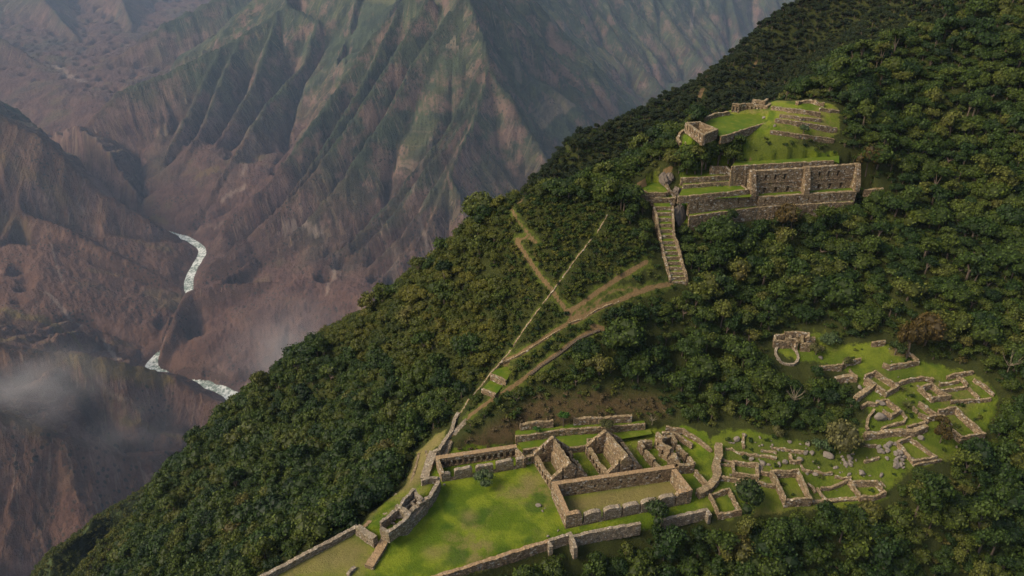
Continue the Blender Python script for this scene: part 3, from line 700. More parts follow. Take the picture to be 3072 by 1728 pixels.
panel(FLb, BLb + (BLb - FLb) * .0, HK, 1.15, k_, M_CAP, [(2 + i * 3.1, 2.5 + i * 3.1, 1.3, 2.2, .4) for i in range(3)], name='side_wall', side=-1)
panel(BRb + (FRb - BRb) * .03, FRb, HK, 1.15, k_, M_CAP, [(1.6 + i * 2.4, 2.2 + i * 2.4, 1.4, 2.3, .45) for i in range(3)], name='side_wall', side=-1)
fr = []
base0 = at_z(*q('A', 592, 1440), 0); base1 = at_z(*q('A', 2222, 1120), 0); Lf = np.linalg.norm(FRb - FLb)
for i, (x0, x1) in enumerate(((592, 790), (822, 1030), (1070, 1283), (1315, 1520), (1552, 1762), (1788, 1992), (2018, 2222))):
    f0 = (x0 - 592) / 1630; f1 = (x1 - 592) / 1630
    f0 = f0 ** .98; f1 = f1 ** .98; A_ = lerp(FLb, FRb, f0); B_ = lerp(FLb, FRb, f1); hh = [4.1, 3.2, 3.3, 3.1, 3.2, 3.4, 3.9][i]
    cap = M_CAP if i in (0, 6) else M_PALE
    if i in (0, 6): pr = (lambda s, hh=hh, i=i: hh - (.9 * max(0, (s - .75) * 4) ** 2 if i == 0 else .9 * max(0, (.25 - s) * 4) ** 2))
    else: pr = (lambda s, hh=hh: hh * (1 - .12 * abs(2 * s - 1) ** 24) + .08 * math.sin(s * 9 + hh * 5))
    panel(A_, B_, hh, 1.15, k_, cap, [], prof=pr, name='pier', ragged=.14)
panel(lerp(FLb, FRb, .02), lerp(FLb, FRb, .98), .35, 1.0, k_, M_ST, [], name='threshold', ragged=.1)
clear_line([FLb, BLb, BRb, FRb, FLb], 2)
# ---- two gabled double houses
def gable_house(label, FLt, FRt, BLt, BRt, apF, apB, he=3.0, broken=False):
    a, b, c, d = [np.array(at_z(*q('A', *p), he)) for p in (FLt, FRt, BLt, BRt)]
    for p in (a, b, c, d): p[2] = 0
    mF = (a + b) / 2; mB = (c + d) / 2
    # apex heights from the sight lines through the two gable tips
    def apz(px, base):
        u, v = q('A', *px); A_, y_, w_ = ray(u, v); t = base[1] / y_; return CAMZ + w_ * t
    hF = max(5.5, min(9.5, apz(apF, mF))); hB = max(5.5, min(9.5, apz(apB, mB)))
    r = tag(empty('gabled_house', ((a + b + c + d) / 4)), label, 'stone house')
    def gp(hp, e=he): return lambda s: e + (hp - e) * (1 - abs(2 * s - 1))
    Lg = np.linalg.norm(b - a)
    panel(a, b, hF, .95, r, M_ST, [(Lg * .30, Lg * .30 + .6, 2.6, 4.3, .45), (Lg * .66, Lg * .66 + .65, 2.8, 4.4, .45)], prof=gp(hF), name='front_gable', ragged=.18)
    Lg2 = np.linalg.norm(d - c)
    panel(c, d, hB, .95, r, M_ST, [(Lg2 * .22, Lg2 * .22 + .6, 3.2, 4.8, .5), (Lg2 * .30, Lg2 * .30 + .6, .8, 2.1, .5), (Lg2 * .70, Lg2 * .70 + .6, 3.0, 4.4, .5), (Lg2*.1,Lg2*.1+.5,1.,2.,.5)], prof=gp(hB), name='back_gable', ragged=.18)
    Ls = np.linalg.norm(c - a); nn = int(Ls // 2.2)
    doors = [(1.2 + i * (Ls - 2) / 5, 1.95 + i * (Ls - 2) / 5, .2, 2.1, None if i % 2 else .5) for i in range(5)]
    panel(c + (a - c) * .04, a, he, .85, r, M_ST, doors, prof=(lambda s: he * (1 - .22 * math.exp(-((s - .5) / .14) ** 2))), name='side_wall', ragged=.25, side=1)
    pr = (lambda s: he * (1 - .55 * max(0, math.sin(s * 9 + 1)) * .6)) if broken else (lambda s: he)
    panel(b, d + (b - d) * .04, he, .85, r, M_ST, [(1.4 + i * 3, 2 + i * 3, 1.2, 2.2, .45) for i in range(3)], prof=pr, name='side_wall', ragged=.3, side=1)
    panel(mF + (mB - mF) * .04, mB - (mB - mF) * .03, hF - .2, .65, r, M_ST, [], prof=(lambda s: (hF - .25) * (1 - s) + (hB - .25) * s - (.5 if broken and s > .1 else .15) * (.5 + .5 * math.sin(s * 23))), name='ridge_wall', ragged=.2, side=-1)
    panel(mF + (mB - mF) * .05, mB - (mB - mF) * .05, 3.6, .5, r, M_ST, [(1.5 + i * 2.1, 2.1 + i * 2.1, .6, 2.0, .45) for i in range(max(1, int((Ls - 3) / 2.1)))], name='niche_ledge', ragged=.05, side=1)
    clear_line([a, b, d, c, a], 2.5); paint('tan', [a, b, d, c], .35, 2)
    return r
gable_house('steep gabled roofless stone house nearest the bright plaza lawn', (395, 868), (868, 800), (182, 530), (650, 462), (620, 640), (418, 315), broken=True)
gable_house('steep gabled roofless stone house between its twin and the low walled rooms', (1115, 790), (1585, 715), (860, 430), (1320, 350), (1330, 545), (1110, 230))
# ---- hall of niches on the far side of the plaza
r = tag(empty('niche_hall', at_z(*q('B', 1000, 1050), 0)), 'long low stone hall with a row of thirteen dark niches in its back wall', 'stone hall')
hB_ = 3.0; c0, c1, c2, c3 = [fl(at_z(*q('B', *p), hB_)) for p in ((350, 918), (1605, 735), (1745, 895), (432, 1125))]
L1 = np.linalg.norm(c1 - c0); o_ = []
for i in range(13):
    x = 455 + (1550 - 455) * i / 12; y = 1000 + (820 - 1000) * i / 12; p = at_z(*q('B', x, y), 1.2); s = float(np.dot(np.array(p[:2]) - c0[:2], (c1 - c0)[:2])) / L1
    o_.append((s - .45, s + .45, .35, 2.0, .75))
panel(c0, c1, hB_, 1.3, r, M_CAP, o_, name='back_wall')
panel(c3, c0, hB_, .8, r, M_ST, [], name='side_wall', side=-1, prof=lambda s: 2.6 + .4 * s)
panel(c1 + (c2 - c1) * .08, c2, hB_, .8, r, M_ST, [(1, 1.5, 1, 2, .4), (2.4, 2.9, 1, 2, .4)], name='side_wall', side=-1)
L3 = 1745 - 432
for i, (x0, x1) in enumerate(((432, 572), (632, 902), (960, 1226), (1275, 1546), (1596, 1745))):
    A_ = lerp(c3, c2, (x0 - 432) / L3); B_ = lerp(c3, c2, (x1 - 432) / L3); hh = [2.3, 2.9, 2.7, 3.0, 3.0][i]
    panel(A_, B_, hh, .95, r, M_PALE, [], prof=lambda s, hh=hh: hh * (1 - .12 * abs(2 * s - 1) ** 24) + .1 * math.sin(s * 8 + hh * 7), name='pier', ragged=.16)
panel(lerp(c3, c2, .01), lerp(c3, c2, .99), .4, .8, r, M_ST, [], name='threshold', ragged=.08)
clear_line([c0, c1, c2, c3, c0], 2)
w0 = fl(at_z(*q('B', 1745, 890), 2.4)); w1 = fl(at_z(*q('B', 1872, 860), 2.4))
r = tag(empty('doorway_wall', w0), 'short stone wall with one doorway joining the niche hall to the gabled house', 'wall'); Lw = np.linalg.norm(w1 - w0)
panel(w0 + (w1 - w0) * .03, w1, 2.4, .8, r, M_ST, [(Lw * .25, Lw * .25 + .8, .2, 1.9, None)], name='wall'); clear_line([w0, w1], 2)
# ---- roofless rooms right of the gabled houses
r = tag(empty('roofless_rooms', at_z(*q('A', 1880, 520), 0)), 'pair of low roofless rooms with ragged walls and a tall broken dividing wall', 'ruined house')
def pp(*pts, h=2.6): return [np.array(at_z(*q('A', *p), h)) for p in pts]
wallrun(pp((1535, 355), (1600, 440)), 2.6, .8, root=r, ragged=.2); wallrun(pp((1612, 465), (1725, 590)), 2.3, .8, root=r, ragged=.25); wallrun(pp((1730, 625), (1805, 700)), 2.4, .8, root=r, ragged=.2)
wallrun(pp((1545, 355), (1700, 345)), 2.4, .8, root=r, ragged=.2); wallrun(pp((1840, 305), (1960, 288), (2012, 370)), 2.6, .8, root=r, ragged=.3)
wallrun(pp((2030, 405), (2150, 535)), 2.4, .8, root=r, ragged=.5); wallrun(pp((2165, 555), (2240, 640)), 2.5, .8, root=r, ragged=.3)
wallrun(pp((1825, 700), (1955, 672)), 2.0, .8, root=r, ragged=.2); wallrun(pp((2040, 665), (2235, 650)), 2.3, .8, root=r, ragged=.3)
s0, s1 = [fl(p) for p in pp((1745, 250), (1830, 330), h=4.6)]; panel(s0, s1, 4.6, .9, r, M_ST, [(1, 1.7, 1, 2.4, .5)], name='dividing_wall', ragged=.5)
s2, s3 = [fl(p) for p in pp((1795, 390), (1925, 470), h=4.0)]; panel(s2, s3, 4.0, 1.0, r, M_ST, [(.8, 1.6, 1, 2.6, .6), (2.6, 3.4, .8, 2.4, .6)], name='dividing_wall', ragged=.5)
s4, s5 = [fl(p) for p in pp((1905, 550), (2070, 590), h=3.9)]; panel(s4, s5, 3.9, .9, r, M_ST, [(2, 2.7, 1, 2.2, .5)], name='front_wall', prof=lambda s: 3.9 - 1.3 * abs(2 * s - 1) ** 2.5, ragged=.3)
wallrun(pp((1935, 440), (2000, 545), h=3.2), 3.2, .8, root=r, ragged=.5)
# ---- long low wall in front, retaining the plaza
wallrun([at_z(*q('I', *p), .55) for p in ((120, 1420), (270, 1362), (560, 1272), (800, 1195), (1000, 1130), (1150, 1085))], 3.2, .9, 'retaining_wall', 'long low stone retaining wall edging the near side of the plaza lawn', m=M_CAP, ragged=.12, drop=1.2)
wallrun([at_z(*q('I', *p), 1.0) for p in ((1150, 1082), (1315, 1030), (1360, 1140))], 2.6, .8, 'boundary_wall', 'low stone wall corner with a spur pointing down into the near trees', m=M_PALE, ragged=.2, drop=1)
wallrun([at_z(*q('I', *p), .9) for p in ((1340, 1052), (1560, 998), (1700, 975), (1860, 950))], 2.4, .8, 'boundary_wall', 'low stone wall below the long hall ending at the round dark tree', m=M_PALE, ragged=.2, drop=1)
wallrun([at_z(*q('I', *p), .9) for p in ((2010, 925), (2190, 885), (2370, 845), (2400, 885))], 2.0, .8, 'boundary_wall', 'low stone wall right of the round dark tree with a short hooked end', m=M_PALE, ragged=.2, drop=1)
wallrun([at_z(*q('I', *p), .6) for p in ((1152, 1090), (1168, 1132))], 1.8, .8, 'wall_stub', 'short stone stub at the left end of the low wall corner', m=M_PALE, ragged=.2, drop=1)
# ---- terraces behind the halls
terrace(pz('A', [(40, 470), (180, 448), (640, 446), (870, 420), (870, 330), (1290, 330), (1700, 262), (1670, 195), (1100, 230), (520, 290), (-60, 340)], 1.5), 1.5, 1.5, 'lowest of three grass terraces behind the gabled houses, with a low stone edge', group='grass terraces behind the halls', edge=(0, 5))
terrace(pz('A', [(-60, 300), (250, 262), (520, 212), (1100, 178), (1610, 134), (1600, 92), (1060, 128), (690, 135), (430, 180), (0, 215), (-60, 225)], 3.2), 3.2, 1.8, 'middle grass terrace behind the gabled houses, below two small trees', group='grass terraces behind the halls', edge=(0, 4))
wallrun(pz('A', [(0, 132), (200, 108), (430, 88)], 5.2), 2.0, .8, 'retaining_wall', 'short upper retaining wall left of the bright green tree behind the halls', ragged=.3, drop=1)
wallrun(pz('A', [(690, 62), (1000, 48), (1440, 28)], 5.2), 2.0, .8, 'retaining_wall', 'topmost retaining wall behind the halls, under the dry brown bank', ragged=.3, drop=1)
paint('dry', [hit(*q('W', *p)) for p in ((1130, 1130), (1200, 1090), (1300, 1040), (1330, 1000), (1480, 985), (1660, 1000), (1700, 1040), (1480, 1055), (1310, 1085), (1290, 1110), (1200, 1140))], 1, 4)
np.maximum(SMALL, blur(in_poly([hit(*q('W', *p)) for p in ((1240, 1080), (1300, 1040), (1330, 1003), (1480, 985), (1660, 1000), (1700, 1040), (1480, 1055), (1310, 1085), (1290, 1110))], XN, YN).astype(float), 2), out=SMALL)
np.maximum(CLEAR, blur(in_poly([hit(*q('W', *p)) for p in ((1130, 1140), (1190, 1128), (1300, 1100), (1350, 1066), (1480, 1048), (1620, 1044), (1680, 1055), (1760, 1090), (1810, 1130), (1750, 1150), (1300, 1140))], XN, YN).astype(float), 2), out=CLEAR)
# curved low walls right of the rooms
wallrun(hz('A', [(1830, 235), (2000, 250), (2220, 395)], .8), .9, .7, 'garden_wall', 'low wall curving on the grass behind the roofless rooms', ragged=.3)
wallrun(hz('A', [(1880, 165), (2100, 200), (2300, 330), (2470, 470)], .8), .9, .7, 'garden_wall', 'long curved low wall at the forest edge behind the roofless rooms', ragged=.3)
RG_ = [hit(*q('W', *p)) for p in ((1740, 1075), (1780, 1090), (1800, 1180), (1790, 1280), (1745, 1250), (1760, 1150), (1700, 1090), (1690, 1065))]
paint('grass', RG_, 1, 2)
paint('grass', [hit(*q('A', *p)) for p in ((1750, 130), (2000, 160), (2300, 330), (2450, 480), (2440, 620), (2400, 900), (2200, 1000), (2000, 700), (1900, 200))], 1, 2)

# ================================================================== BASTION ON THE LEFT OF THE PLAZA
BZ = 2.6
bast = pz('C', [(1440, 655), (1760, 590), (1745, 690), (1650, 880), (1570, 1000), (1400, 1180), (1200, 1420)], BZ) + pz('L', [(1590, 950), (1400, 1080), (1340, 1010), (1130, 1000), (1350, 880), (1560, 720)], BZ)
flat(bast, BZ - .3, 1)
for (pts, g_) in (([(1440, 660), (1740, 600), (1640, 860), (1560, 960), (1460, 1000), (1330, 860), (1380, 740)], .9), ([(1290, 900), (1400, 980), (1380, 1080), (1250, 1240), (1080, 1190), (1110, 1020)], 1), ([(980, 950), (1190, 960), (1050, 1130), (860, 1280), (650, 1250)], .8)):
    paint('grass', pz('C', pts, BZ), g_, 1)
paint('tan', pz('C', [(980, 950), (1190, 960), (1050, 1130), (860, 1280), (650, 1250)], BZ), .7, 1); paint('tan', pz('C', [(1480, 660), (1580, 660), (1440, 960), (1390, 900)], BZ), .8, 1)
LS = [hit(*q('L', *p)) for p in ((1670, 330), (1760, 260), (1830, 300), (1740, 500), (1700, 600), (1620, 700), (1500, 720), (1380, 760), (1310, 880), (1180, 1000), (1150, 970), (1450, 700), (1560, 620), (1600, 500))]
paint('grass', LS, .8, 2); paint('tan', LS, .8, 2)
# retaining face towards the plaza
wallrun([at_z(*q('C', *p), 3.2) for p in ((1770, 585), (1762, 650), (1720, 770), (1640, 900), (1560, 1010))], 3.6, .9, 'bastion_wall', 'upper curved stretch of the thick bastion wall above the plaza lawn', m=M_PALE, ragged=.25, drop=.8)
wallrun([at_z(*q('C', *p), 2.8) for p in ((1562, 1020), (1480, 1130), (1380, 1230), (1260, 1370), (1130, 1500))] + [at_z(*q('L', 1395, 1045), 2.8)], 3.3, 1.0, 'bastion_wall', 'lower straight stretch of the bastion wall above the plaza lawn', m=M_PALE, ragged=.2, drop=.8)
def bw(z, pts, label, h=1.9, t=.7, name='room_wall', **k): return wallrun([at_z(*q(z, *p), BZ + h) for p in pts], h, t, name, label, m=M_PALE, ragged=k.pop('ragged', .3), drop=.8, clear=1.2, **k)
bw('C', [(1440, 650), (1590, 595), (1755, 580)], 'low stone wall closing the top of the bastion under the stone causeway', 1.2)
bw('C', [(1570, 985), (1480, 1010), (1365, 1095)], 'short thick ragged wall on the bastion rim above the lawn', 1.6, 1.0)
bw('C', [(1360, 1130), (1270, 1200), (1190, 1280)], 'crumbled rubble wall on the bastion rim between its two rooms', 1.2, 1.0, ragged=.6)
bw('C', [(1300, 815), (1210, 910), (1110, 1010), (1050, 1110), (990, 1190)], 'tall dark stone wall along the outer side of the bastion rooms', 2.2)
bw('C', [(980, 1190), (870, 1280), (800, 1345), (650, 1455)], 'stone wall running down from the bastion rooms past the rubble heap', 2.0)
bw('C', [(1310, 815), (1340, 910), (1400, 965), (1465, 1005)], 'bent stone wall at the upper end of the bastion rooms', 2.0)
bw('C', [(995, 1185), (1100, 1240), (1185, 1310)], 'short cross wall above the rubble filled bastion room', 2.0)
bw('C', [(1250, 1070), (1310, 1130), (1370, 1200)], 'thin cross wall in the small green room of the bastion', 1.0, .5)
bw('C', [(1100, 1205), (1250, 1075), (1320, 1020)], 'thin straight wall lengthwise in the small green room of the bastion', .8, .4)
bw('L', [(1342, 1008), (1412, 1042), (1495, 985), (1588, 905), (1600, 870), (1480, 800)], 'stone wall bent around the rubble filled room at the bastion foot', 2.2, .8)
wallrun(hz('C', [(620, 1240), (790, 1175), (970, 915)][::-1] + [], .7), 1.2, .7, 'terrace_edge', 'straight outer edge wall of the yellow terrace beside the bastion', m=M_PALE, ragged=.15, drop=1) if False else wallrun(hz('C', [(970, 915), (795, 1075), (620, 1240), (800, 1310)], .7), 1.4, .7, 'terrace_edge', 'outer edge wall of the yellow terrace beside the bastion rooms', m=M_PALE, ragged=.15, drop=1)
wallrun(hz('C', [(970, 918), (1070, 932), (1190, 955)], .8), 1.2, .7, 'terrace_edge', 'short edge wall across the top of the yellow terrace beside the bastion', m=M_PALE, ragged=.2, drop=1)
wallrun(hz('C', [(615, 1280), (430, 1449), (330, 1545)], .5), 1.2, .8, 'terrace_edge', 'plain stone edge of the lower yellow strip beside the bastion', m=M_CAP, ragged=.1, drop=1)
wallrun([at_z(*q('L', *p), 2.6) for p in ((1128, 990), (1190, 1035), (1290, 1100))], 2.8, 1.3, 'end_wall', 'thick squat stone wall end standing between the two plaza lawns', m=M_PALE, ragged=.2, drop=.8)
wallrun([at_z(*q('L', *p), 1.5) for p in ((1128, 992), (880, 1125), (640, 1248), (430, 1362), (250, 1455), (60, 1560))], 2.4, .9, 'parapet_wall', 'long straight stone parapet dividing the yellow lawn from the left forest', m=M_PALE, ragged=.15, drop=2)
wallrun([at_z(*q('L', *p), .9) for p in ((1388, 1098), (1320, 1215), (1232, 1358))], .9, 1.9, 'causeway', 'short wide stone causeway lying across the lawn below the bastion', m=M_CAP, ragged=.05)
wallrun([at_z(*q('L', *p), .7) for p in ((1105, 1362), (1068, 1395), (1040, 1430))], .7, .7, 'wall_stub', 'small broken row of pale stones on the yellow lawn', m=M_PALE, ragged=.5)
def rubble(px, z0, n, R, size, label, group):
    for i in range(n): 
        p = at_z(*px, z0); a = rw.uniform(0, 6.28); d = R * math.sqrt(rw.random()); boulder((p[0] + d * math.cos(a), p[1] + d * math.sin(a), z0), size * rw.uniform(.6, 1.3), label, group)
# stone causeway climbing from the bastion
cz_ = hz('L', [(1740, 560), (1750, 500), (1775, 430), (1820, 310)], .7)
wallrun(cz_, 1.2, 2.0, 'stone_causeway', 'wide pale stone causeway climbing from the bastion top to the stairway', m=M_PALE, ragged=.08, drop=1)
wallrun(hz('L', [(1820, 310), (1870, 290), (1920, 215), (1980, 130), (2000, 60), (2015, 10)], .8) + hz('B', [(700, 190)], .7), 1.2, .9, 'causeway_wall', 'narrow pale stone wall climbing beside the lower stairway', m=M_PALE, ragged=.12, drop=1)
wallrun(hz('L', [(1750, 310), (1775, 400), (1700, 560), (1630, 660)], .35), .6, .5, 'kerb_wall', 'thin curved stone kerb on the grass slope left of the causeway', ragged=.08)
wallrun(hz('L', [(1690, 330), (1660, 440), (1610, 620)], .35), .6, .5, 'kerb_wall', 'outer thin stone kerb on the grass slope left of the causeway', ragged=.08)
EDGE_SLOPE = [hit(*q('L', *p)) for p in ((1650, 340), (1850, 150), (1950, 100), (1900, 250), (1800, 320), (1620, 690), (1530, 700))]
paint('grass', EDGE_SLOPE, .8, 2); paint('tan', EDGE_SLOPE, .9, 2); paint('path', EDGE_SLOPE, .35, 2)
# stairways
def stairs(z, pts, w, n, label, name='stairway', m=None):
    P = np.array(hz(z, pts, 0)); clear_line(P, w * .8); path(P, w * .6, .8)
    s = np.concatenate([[0], np.cumsum(np.linalg.norm(np.diff(P[:, :2], axis=0), axis=1))]); V = []; Fc = []
    for i in range(n):
        t = s[-1] * (i + .5) / n; c = np.array([np.interp(t, s, P[:, k]) for k in range(3)]); d = np.array([np.interp(t + .1, s, P[:, k]) for k in range(2)]) - c[:2]
        d = d / (np.linalg.norm(d) + 1e-9); nr = np.array([-d[1], d[0]]); hw = w / 2 * rw.uniform(.88, 1.1); dp = min(.22, s[-1] / n * .4)
        z_ = float(hn(c[0], c[1])) + .16; c[2] = z_
        b = len(V)
        for sx, sy in ((-1, -1), (1, -1), (1, 1), (-1, 1)):
            xy = c[:2] + nr * hw * sx + d * dp * sy + np.array([rw.uniform(-.05, .05)] * 2)
            V.append((*xy, z_)); 
        for k in range(4): V.append((V[b + k][0], V[b + k][1], z_ - .9))
        Fc += [(b, b + 1, b + 2, b + 3), (b, b + 4, b + 5, b + 1), (b + 1, b + 5, b + 6, b + 2), (b + 2, b + 6, b + 7, b + 3), (b + 3, b + 7, b + 4, b)]
    o = mesh_obj(name, V, Fc, m or M_PALE); org = P.mean(0); o.data.transform(Matrix.Translation(Vector(-org))); o.location = org
    return tag(o, label, 'stairs')
STAIRS_TODO = [('B', [(385, 890), (440, 800), (500, 710), (560, 620)], 1.9, 22, 'wide stone stairway climbing beside the causeway left of the niche hall'),
               ('B', [(620, 540), (700, 440), (770, 370), (830, 310)], 1.4, 15, 'narrow upper stairway of thin pale steps between bushes')]
# ================================================================== RUINS ON THE RIGHT
RR = [hit(*q('W', *p)) for p in ((1800, 1085), (1870, 1080), (1990, 1105), (2060, 1130), (2150, 1095), (2190, 1050), (2165, 960), (2110, 915), (2000, 905), (1945, 880), (1948, 835), (2065, 835), (2110, 870), (2200, 860), (2310, 905), (2440, 935), (2520, 990), (2470, 1100), (2440, 1140), (2340, 1165), (2260, 1200), (2230, 1252), (2150, 1275), (1950, 1292), (1830, 1302), (1780, 1292), (1750, 1200), (1785, 1130))]
paint('grass', RR, 1, 9); paint('wild', RR, .45, 6)
paint('wild', [hit(*q('W', *p)) for p in ((1800, 1085), (1990, 1105), (2190, 1100), (2240, 1140), (2200, 1200), (2000, 1190), (1830, 1170))], .8, 5)
def rm(z, pts, h, label, name='ruined_room', cat='ruined room', closed=False, **k):
    h = h * .85; return wallrun(hz(z, pts, h), h, k.pop('t', .55), name, label, cat, closed=closed, ragged=k.pop('ragged', .28), **k)
rm('D', [(50, 1035), (285, 960), (432, 1240), (160, 1285)], 1.9, 'small closed rectangular room on the grass just right of the hooked low wall', closed=True)
rm('D', [(345, 612), (650, 645), (662, 795), (355, 762)], 1.5, 'little square walled room filled with dark grass beside a tiny stairway', closed=True)
rm('D', [(845, 733), (1172, 722), (1345, 1085), (1025, 1105)], 2.8, 'largest deep walled room in the middle of the lower ruins', closed=True)
rm('D', [(1860, 872), (2190, 868), (2295, 1000), (2150, 1060), (1985, 1065)], 1.8, 'five sided walled room at the right end of the long retaining wall', closed=True, gaps=())
wallrun(hz('D', [(1010, 1120), (1350, 1135), (1740, 1098), (1960, 1085), (2120, 1090)], .3), 2.4, 1.0, 'retaining_wall', 'long curved retaining wall along the lower edge of the right ruins', ragged=.15, drop=1.5)
cw_ = dict(name='garden_wall', cat='wall')
rm('D', [(1420, 952), (1480, 1030), (1545, 1105)], .9, 'short pale slanting wall inside the enclosure right of the largest room', **cw_)
rm('D', [(1470, 955), (1600, 945), (1760, 880), (1860, 835)], 1.0, 'low wavy wall closing the back of the enclosure right of the largest room', **cw_)
rm('D', [(160, 805), (330, 830), (500, 855), (690, 880), (885, 915)], 1.4, 'long pale topped retaining wall behind the bent dark tree', **cw_)
rm('D', [(700, 745), (850, 772)], 1.3, 'short retaining wall between the square room and the largest room', **cw_)
rm('D', [(155, 385), (165, 520), (120, 640), (150, 740), (110, 850), (20, 930), (-60, 985), (-110, 1010)], 1.8, 'thick winding S shaped stone wall separating the halls from the right ruins', t=1.7, ragged=.4, **cw_)
rm('A', [(2255, 720), (2330, 810), (2420, 900)], 1.4, 'slanting low wall running down to the winding wall beside the roofless rooms', **cw_)
rm('D', [(245, 440), (330, 440), (430, 500), (560, 525), (740, 530), (900, 570)], .8, 'broken row of stones across the grass behind the square room', ragged=.6, **cw_)
rm('D', [(480, 270), (470, 340), (480, 430)], .9, 'crumbling wall fragment at the top left of the boulder meadow', ragged=.6, **cw_)
rm('D', [(1080, 465), (1250, 482)], 1.0, 'upper wall fragment with a reddish face in the boulder meadow', **cw_)
rm('D', [(1075, 515), (1095, 600), (1215, 605)], 1.2, 'L shaped wall fragment holding a small grass ledge in the meadow', **cw_)
rm('D', [(180, 575), (270, 610), (345, 625)], .5, 'upper low stone line between the winding wall and the square room', **cw_)
rm('D', [(170, 650), (345, 668)], .5, 'lower low stone line between the winding wall and the square room', **cw_)
rm('D', [(1230, 700), (1300, 740), (1400, 730), (1500, 765), (1620, 760)], .8, 'rubble bank wall in front of the boulder slope', ragged=.6, **cw_)
# upper cluster
rm('E', [(505, 195), (640, 138), (935, 330), (790, 412), (655, 330)], 2.0, 'diamond shaped walled room near the top of the right ruins')
rm('E', [(515, 240), (610, 305), (510, 390), (380, 480)], 1.7, 'thick stone wall slanting down toward the dark trees left of the diamond room', t=1.3, **cw_)
rm('E', [(115, 232), (290, 195), (405, 212)], 1.7, 'short thick retaining wall holding the small upper lawn', t=1.2, **cw_)
rm('E', [(305, 120), (365, 190)], .8, 'short slanting wall at the right end of the small upper lawn', **cw_)
rm('R', [(815, 600), (960, 580), (1150, 565)], 2.0, 'long retaining wall below the stone ring terrace', **cw_)
rm('R', [(1160, 540), (1270, 515), (1390, 490)], 1.8, 'retaining wall section beneath the scraggly tree by the ring terrace', **cw_)
rm('E', [(790, 512), (960, 645), (850, 712), (735, 640)], 1.8, 'small diamond shaped room in the middle of the upper ruins', gaps=())
rm('E', [(455, 595), (540, 548), (640, 560), (775, 505)], 1.2, 'curved low wall joining the two diamond shaped rooms', **cw_)
rm('E', [(1205, 535), (1340, 625), (1470, 712), (1335, 735), (1205, 672)], 1.8, 'narrow walled room beside the grass tussock')
rm('E', [(1130, 600), (1195, 650)], 1.4, 'stub of wall left of the narrow walled room', **cw_)
rm('E', [(1228, 345), (1385, 308), (1490, 395), (1600, 455), (1380, 480)], 1.9, 'dark grassed closed room at the centre of the upper ruins', closed=True)
rm('E', [(1500, 390), (1660, 365), (1830, 340)], 1.0, 'low wall closing the back of the bright upper lawn', **cw_)
rm('E', [(1860, 345), (1930, 420), (2000, 480)], 1.1, 'slanting wall at the right side of the bright upper lawn', **cw_)
rm('E', [(1625, 528), (1800, 520), (2000, 508), (2150, 490)], 1.1, 'front retaining wall below the bright upper lawn', **cw_)
rm('E', [(1475, 310), (1600, 285), (1730, 262)], .9, 'thin wall above the bright upper lawn', **cw_)
rm('E', [(1575, 202), (1720, 170), (1920, 140)], 1.4, 'highest retaining wall at the right edge of the ruins under the trees', **cw_)
rm('E', [(1705, 200), (1780, 240), (1850, 310)], 1.3, 'wall dropping from the highest retaining wall to the bright lawn', **cw_)
rm('E', [(1925, 235), (2060, 320), (2200, 430)], 1.3, 'outermost brown wall at the far right edge of the ruins', **cw_)
rm('E', [(1465, 640), (1690, 608), (2055, 950), (1765, 995), (1645, 895)], 2.5, 'long deep walled hall at the right side of the ruins')
rm('E', [(1470, 650), (1560, 760), (1640, 850)], .6, 'low crumbled side of the long deep hall on the right', **cw_)
rm('E', [(925, 1062), (1090, 1003), (1425, 1250), (1135, 1305)], 1.5, 'rectangular room right beside the heap of pale boulders', closed=True)
rm('E', [(500, 962), (680, 940), (850, 912), (1150, 915), (1240, 880), (1310, 850)], 1.8, 'long wavy retaining wall above the boulder heap', t=1.2, ragged=.4, **cw_)
rm('E', [(1050, 862), (1200, 825), (1330, 790)], .9, 'low wall just above the long wavy retaining wall', **cw_)
rm('E', [(1135, 1362), (1320, 1325), (1500, 1290)], .8, 'lowest retaining wall below the room by the boulder heap', **cw_)
rm('E', [(985, 660), (1042, 740), (1010, 805), (900, 825)], 1.0, 'semicircular low wall holding a small lawn', **cw_)
rm('E', [(720, 890), (810, 850), (910, 825)], .8, 'short pale wall left of the semicircular wall', **cw_)
rm('E', [(625, 640), (545, 740), (525, 870)], 1.3, 'curved outer wall around the lawn with the big split boulder', **cw_)
rm('E', [(525, 870), (545, 905)], .9, 'short low end of the curved outer wall near the forest', **cw_)
rm('E', [(740, 30), (830, 68), (1000, 40), (1215, 0)], 1.8, 'L shaped retaining wall of the shaded upper enclosure', **cw_)
rm('R', [(1530, 285), (1700, 262)], 1.6, 'brown wall at the back of the shaded upper enclosure', **cw_)
rm('R', [(1975, 410), (2060, 440), (2130, 515)], 1.2, 'right side wall of the shaded upper enclosure', **cw_)
rm('E', [(910, 292), (1080, 245), (1240, 215), (1400, 240)], 1.4, 'long slanting retaining wall under the wide upper lawn', **cw_)
paint('path', [hit(*q('R', *p)) for p in ((1700, 300), (2040, 300), (2100, 480), (1800, 540), (1680, 450))], .6, 3)
